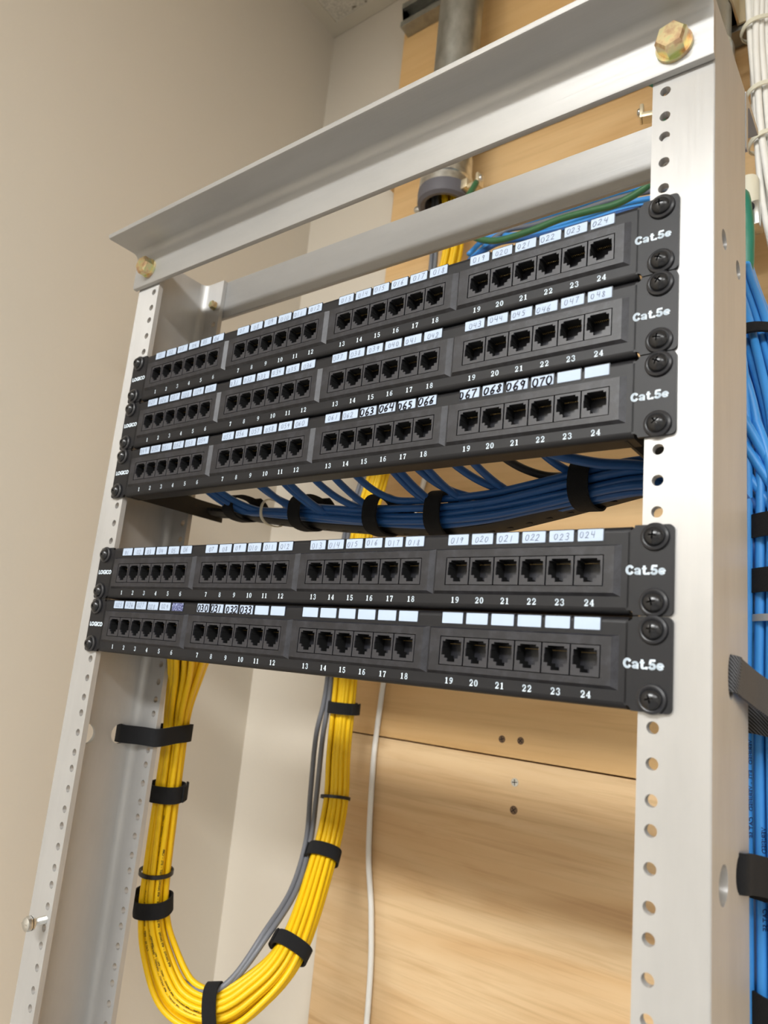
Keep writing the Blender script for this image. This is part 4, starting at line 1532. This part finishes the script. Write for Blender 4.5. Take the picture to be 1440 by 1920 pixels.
# woven strap through the side opening of the right post, slanting down to the trunk
path_strap('ribbed black strap slanting out of the right post to the blue trunk', [(0.2520, 0.0370, 0.0225), (0.2590, 0.0370, 0.0220), (0.2606, 0.0440, 0.0200), (0.2640, 0.0640, 0.0150), (0.2720, 0.0850, 0.0080), (0.2840, 0.1040, 0.0010), (0.2920, 0.1250, -0.004), (0.2900, 0.1500, -0.006), (0.270, 0.1650, -0.006), (0.2480, 0.1550, -0.004), (0.2400, 0.1300, -0.001), (0.2440, 0.1060, 0.0010), (0.2560, 0.1000, 0.002), (0.270, 0.1010, 0.000)], 0.0088, M_WEAVE)
path_strap('black strap fixing the blue trunk to the right post beside the silver opening', [(0.2520, 0.0540, -0.0705), (0.2592, 0.0545, -0.0705), (0.2612, 0.0640, -0.0715), (0.2660, 0.0820, -0.0750), (0.2770, 0.1000, -0.0800), (0.2880, 0.1170, -0.0830), (0.2900, 0.1400, -0.0840), (0.2780, 0.1600, -0.0840), (0.2600, 0.1620, -0.0835), (0.2440, 0.1500, -0.0820), (0.2400, 0.1280, -0.0810), (0.2450, 0.1080, -0.0810), (0.2580, 0.1030, -0.0815), (0.2720, 0.1040, -0.082)], 0.0092, M_VELCRO)

# green grounding cable hanging beside the right post
pts = [(0.2160, 0.290, 0.448), (0.2225, 0.250, 0.430), (0.2300, 0.222, 0.408), (0.2330, 0.219, 0.378), (0.2330, 0.219, 0.359), (0.2316, 0.220, 0.341), (0.2250, 0.220, 0.312), (0.212, 0.22, 0.27)]
bm = bmesh.new()
tube(bm, catmull([(x - 0.0012, y, z) for x, y, z in pts], 8), 0.0052, 12)
obj('ground_cable', bm, M_GRN2, None, 3.14, label='thick green grounding cable hanging just right of the right post', category='cable')
# green bonding wire from one conduit bushing to the other, above the top panel
pts = [(-0.0680, 0.285, 0.575), (-0.0660, 0.262, 0.530), (-0.0497, 0.250, 0.487), (-0.0420, 0.25, 0.4750), (-0.0151, 0.25, 0.4625), (0.0218, 0.25, 0.4612), (0.0565, 0.25, 0.4640), (0.0895, 0.25, 0.4625), (0.1105, 0.25, 0.4610), (0.1306, 0.25, 0.4650), (0.1461, 0.25, 0.4723), (0.1560, 0.255, 0.4850), (0.152, 0.265, 0.530), (0.1430, 0.278, 0.575)]
bm = bmesh.new()
tube(bm, catmull(pts, 8), 0.0035, 10)
obj('ground_cable', bm, M_GRN, None, 3.14, label='green grounding wire sweeping above the top patch panel', category='cable')
# short green piece above the lug of the hidden conduit
pts = [(0.1430, 0.272, 0.598), (0.1345, 0.270, 0.606), (0.1290, 0.270, 0.622), (0.1300, 0.271, 0.640), (0.1370, 0.280, 0.664), (0.1400, 0.300, 0.700), (0.1390, 0.324, 0.720)]
bm = bmesh.new()
tube(bm, catmull(pts, 8), 0.0048, 10)
obj('ground_cable', bm, M_GRN2, None, 3.14, label='short green grounding wire curving behind the top of the right post', category='cable')

# blue cables sweeping behind the top panel
sweeps = [([(-0.0460, 0.275, 0.480), (-0.0267, 0.283, 0.4990), (-0.0006, 0.285, 0.4997), (0.0456, 0.285, 0.4995), (0.0968, 0.285, 0.4997), (0.1349, 0.285, 0.4958), (0.160, 0.283, 0.485), (0.185, 0.275, 0.455)], M_BLUE),
          ([(-0.0560, 0.262, 0.465), (-0.0418, 0.278, 0.492), (-0.0133, 0.280, 0.4860), (0.0308, 0.280, 0.480), (0.0716, 0.280, 0.4808), (0.1045, 0.280, 0.4816), (0.1368, 0.280, 0.4778), (0.165, 0.278, 0.468), (0.19, 0.27, 0.44)], M_BLUE),
          ([(-0.0500, 0.255, 0.452), (-0.0304, 0.272, 0.480), (-0.0036, 0.275, 0.4754), (0.0394, 0.275, 0.4718), (0.0795, 0.275, 0.4708), (0.1092, 0.275, 0.4709), (0.1386, 0.275, 0.4671), (0.168, 0.273, 0.457), (0.19, 0.268, 0.43)], M_BLUE),
          ([(-0.0470, 0.250, 0.448), (-0.024, 0.268, 0.472), (0.010, 0.269, 0.468), (0.050, 0.269, 0.4645), (0.0850, 0.269, 0.4640), (0.1150, 0.269, 0.4640), (0.1420, 0.269, 0.4600), (0.168, 0.268, 0.450), (0.19, 0.264, 0.425)], M_NAVY),
          ([(-0.0420, 0.270, 0.476), (-0.020, 0.279, 0.493), (0.0094, 0.281, 0.4910), (0.0576, 0.281, 0.4900), (0.0970, 0.281, 0.4905), (0.1351, 0.281, 0.4870), (0.162, 0.280, 0.477), (0.187, 0.272, 0.448)], M_GREY)]
for i, (pts, m_) in enumerate(sweeps):
    bm = bmesh.new()
    tube(bm, catmull(pts, 8), 0.0030, 8)
    if m_ is M_GREY:
        obj('grey_network_cable', bm, m_, None, 3.14, label='grey cable among the blue ones above the top panel', category='cable')
    else:
        obj('blue_network_cable', bm, m_, None, 3.14, label='blue cable sweeping behind the top patch panel towards the right post', category='cable', group='blue cables above the top panel')

# ================================================================== WHITE CABLES AT THE UPPER RIGHT
wc = [(0.2330, 0.312, 1.034, 0.0175, 0.0120), (0.2295, 0.312, 0.760, 0.0175, 0.0120), (0.2280, 0.312, 0.690, 0.0170, 0.0120), (0.2275, 0.312, 0.640, 0.0165, 0.0120), (0.2290, 0.312, 0.590, 0.0155, 0.0120), (0.2305, 0.312, 0.540, 0.0145, 0.0120), (0.2330, 0.312, 0.500, 0.0145, 0.0120),
      (0.2385, 0.310, 0.450, 0.0150, 0.0120), (0.2490, 0.305, 0.390, 0.0160, 0.012), (0.268, 0.30, 0.25, 0.0160, 0.012), (0.285, 0.305, 0.05, 0.0160, 0.012), (0.288, 0.312, -0.40, 0.0160, 0.012), (0.288, 0.312, -1.70, 0.0160, 0.012)]
wp, WP, WF, WD = bundle(wc, 13, 0.0031, 6, twist=0.15, wobble=0.12, per=8)
for i, p in enumerate(wp):
    bm = bmesh.new()
    tube(bm, p, 0.0031, 8)
    obj('white_network_cable', bm, M_WHT, None, 3.14, label='white cable in the tied bundle hanging at the upper right', category='cable', group='white cables at the upper right')
for z_, lab in ((0.650, 'cream cable tie round the white cables, highest of the three'), (0.5790, 'cream cable tie round the white cables, middle of the three'), (0.5230, 'cream cable tie round the white cables, lowest of the three')):
    k_ = min(range(len(WP)), key=lambda i: abs(WP[i].z - z_))
    o = strap('cable_tie', lab, WP[k_], WF[k_][0] + Vector((0.25, 0, 0)), WD[k_][3] + 0.0006, WD[k_][4] + 0.0006, 0.0045, M_TIEW, 0.0012, cat='cable tie', tail=(3.9, 4.6, 0.003, 0.0))
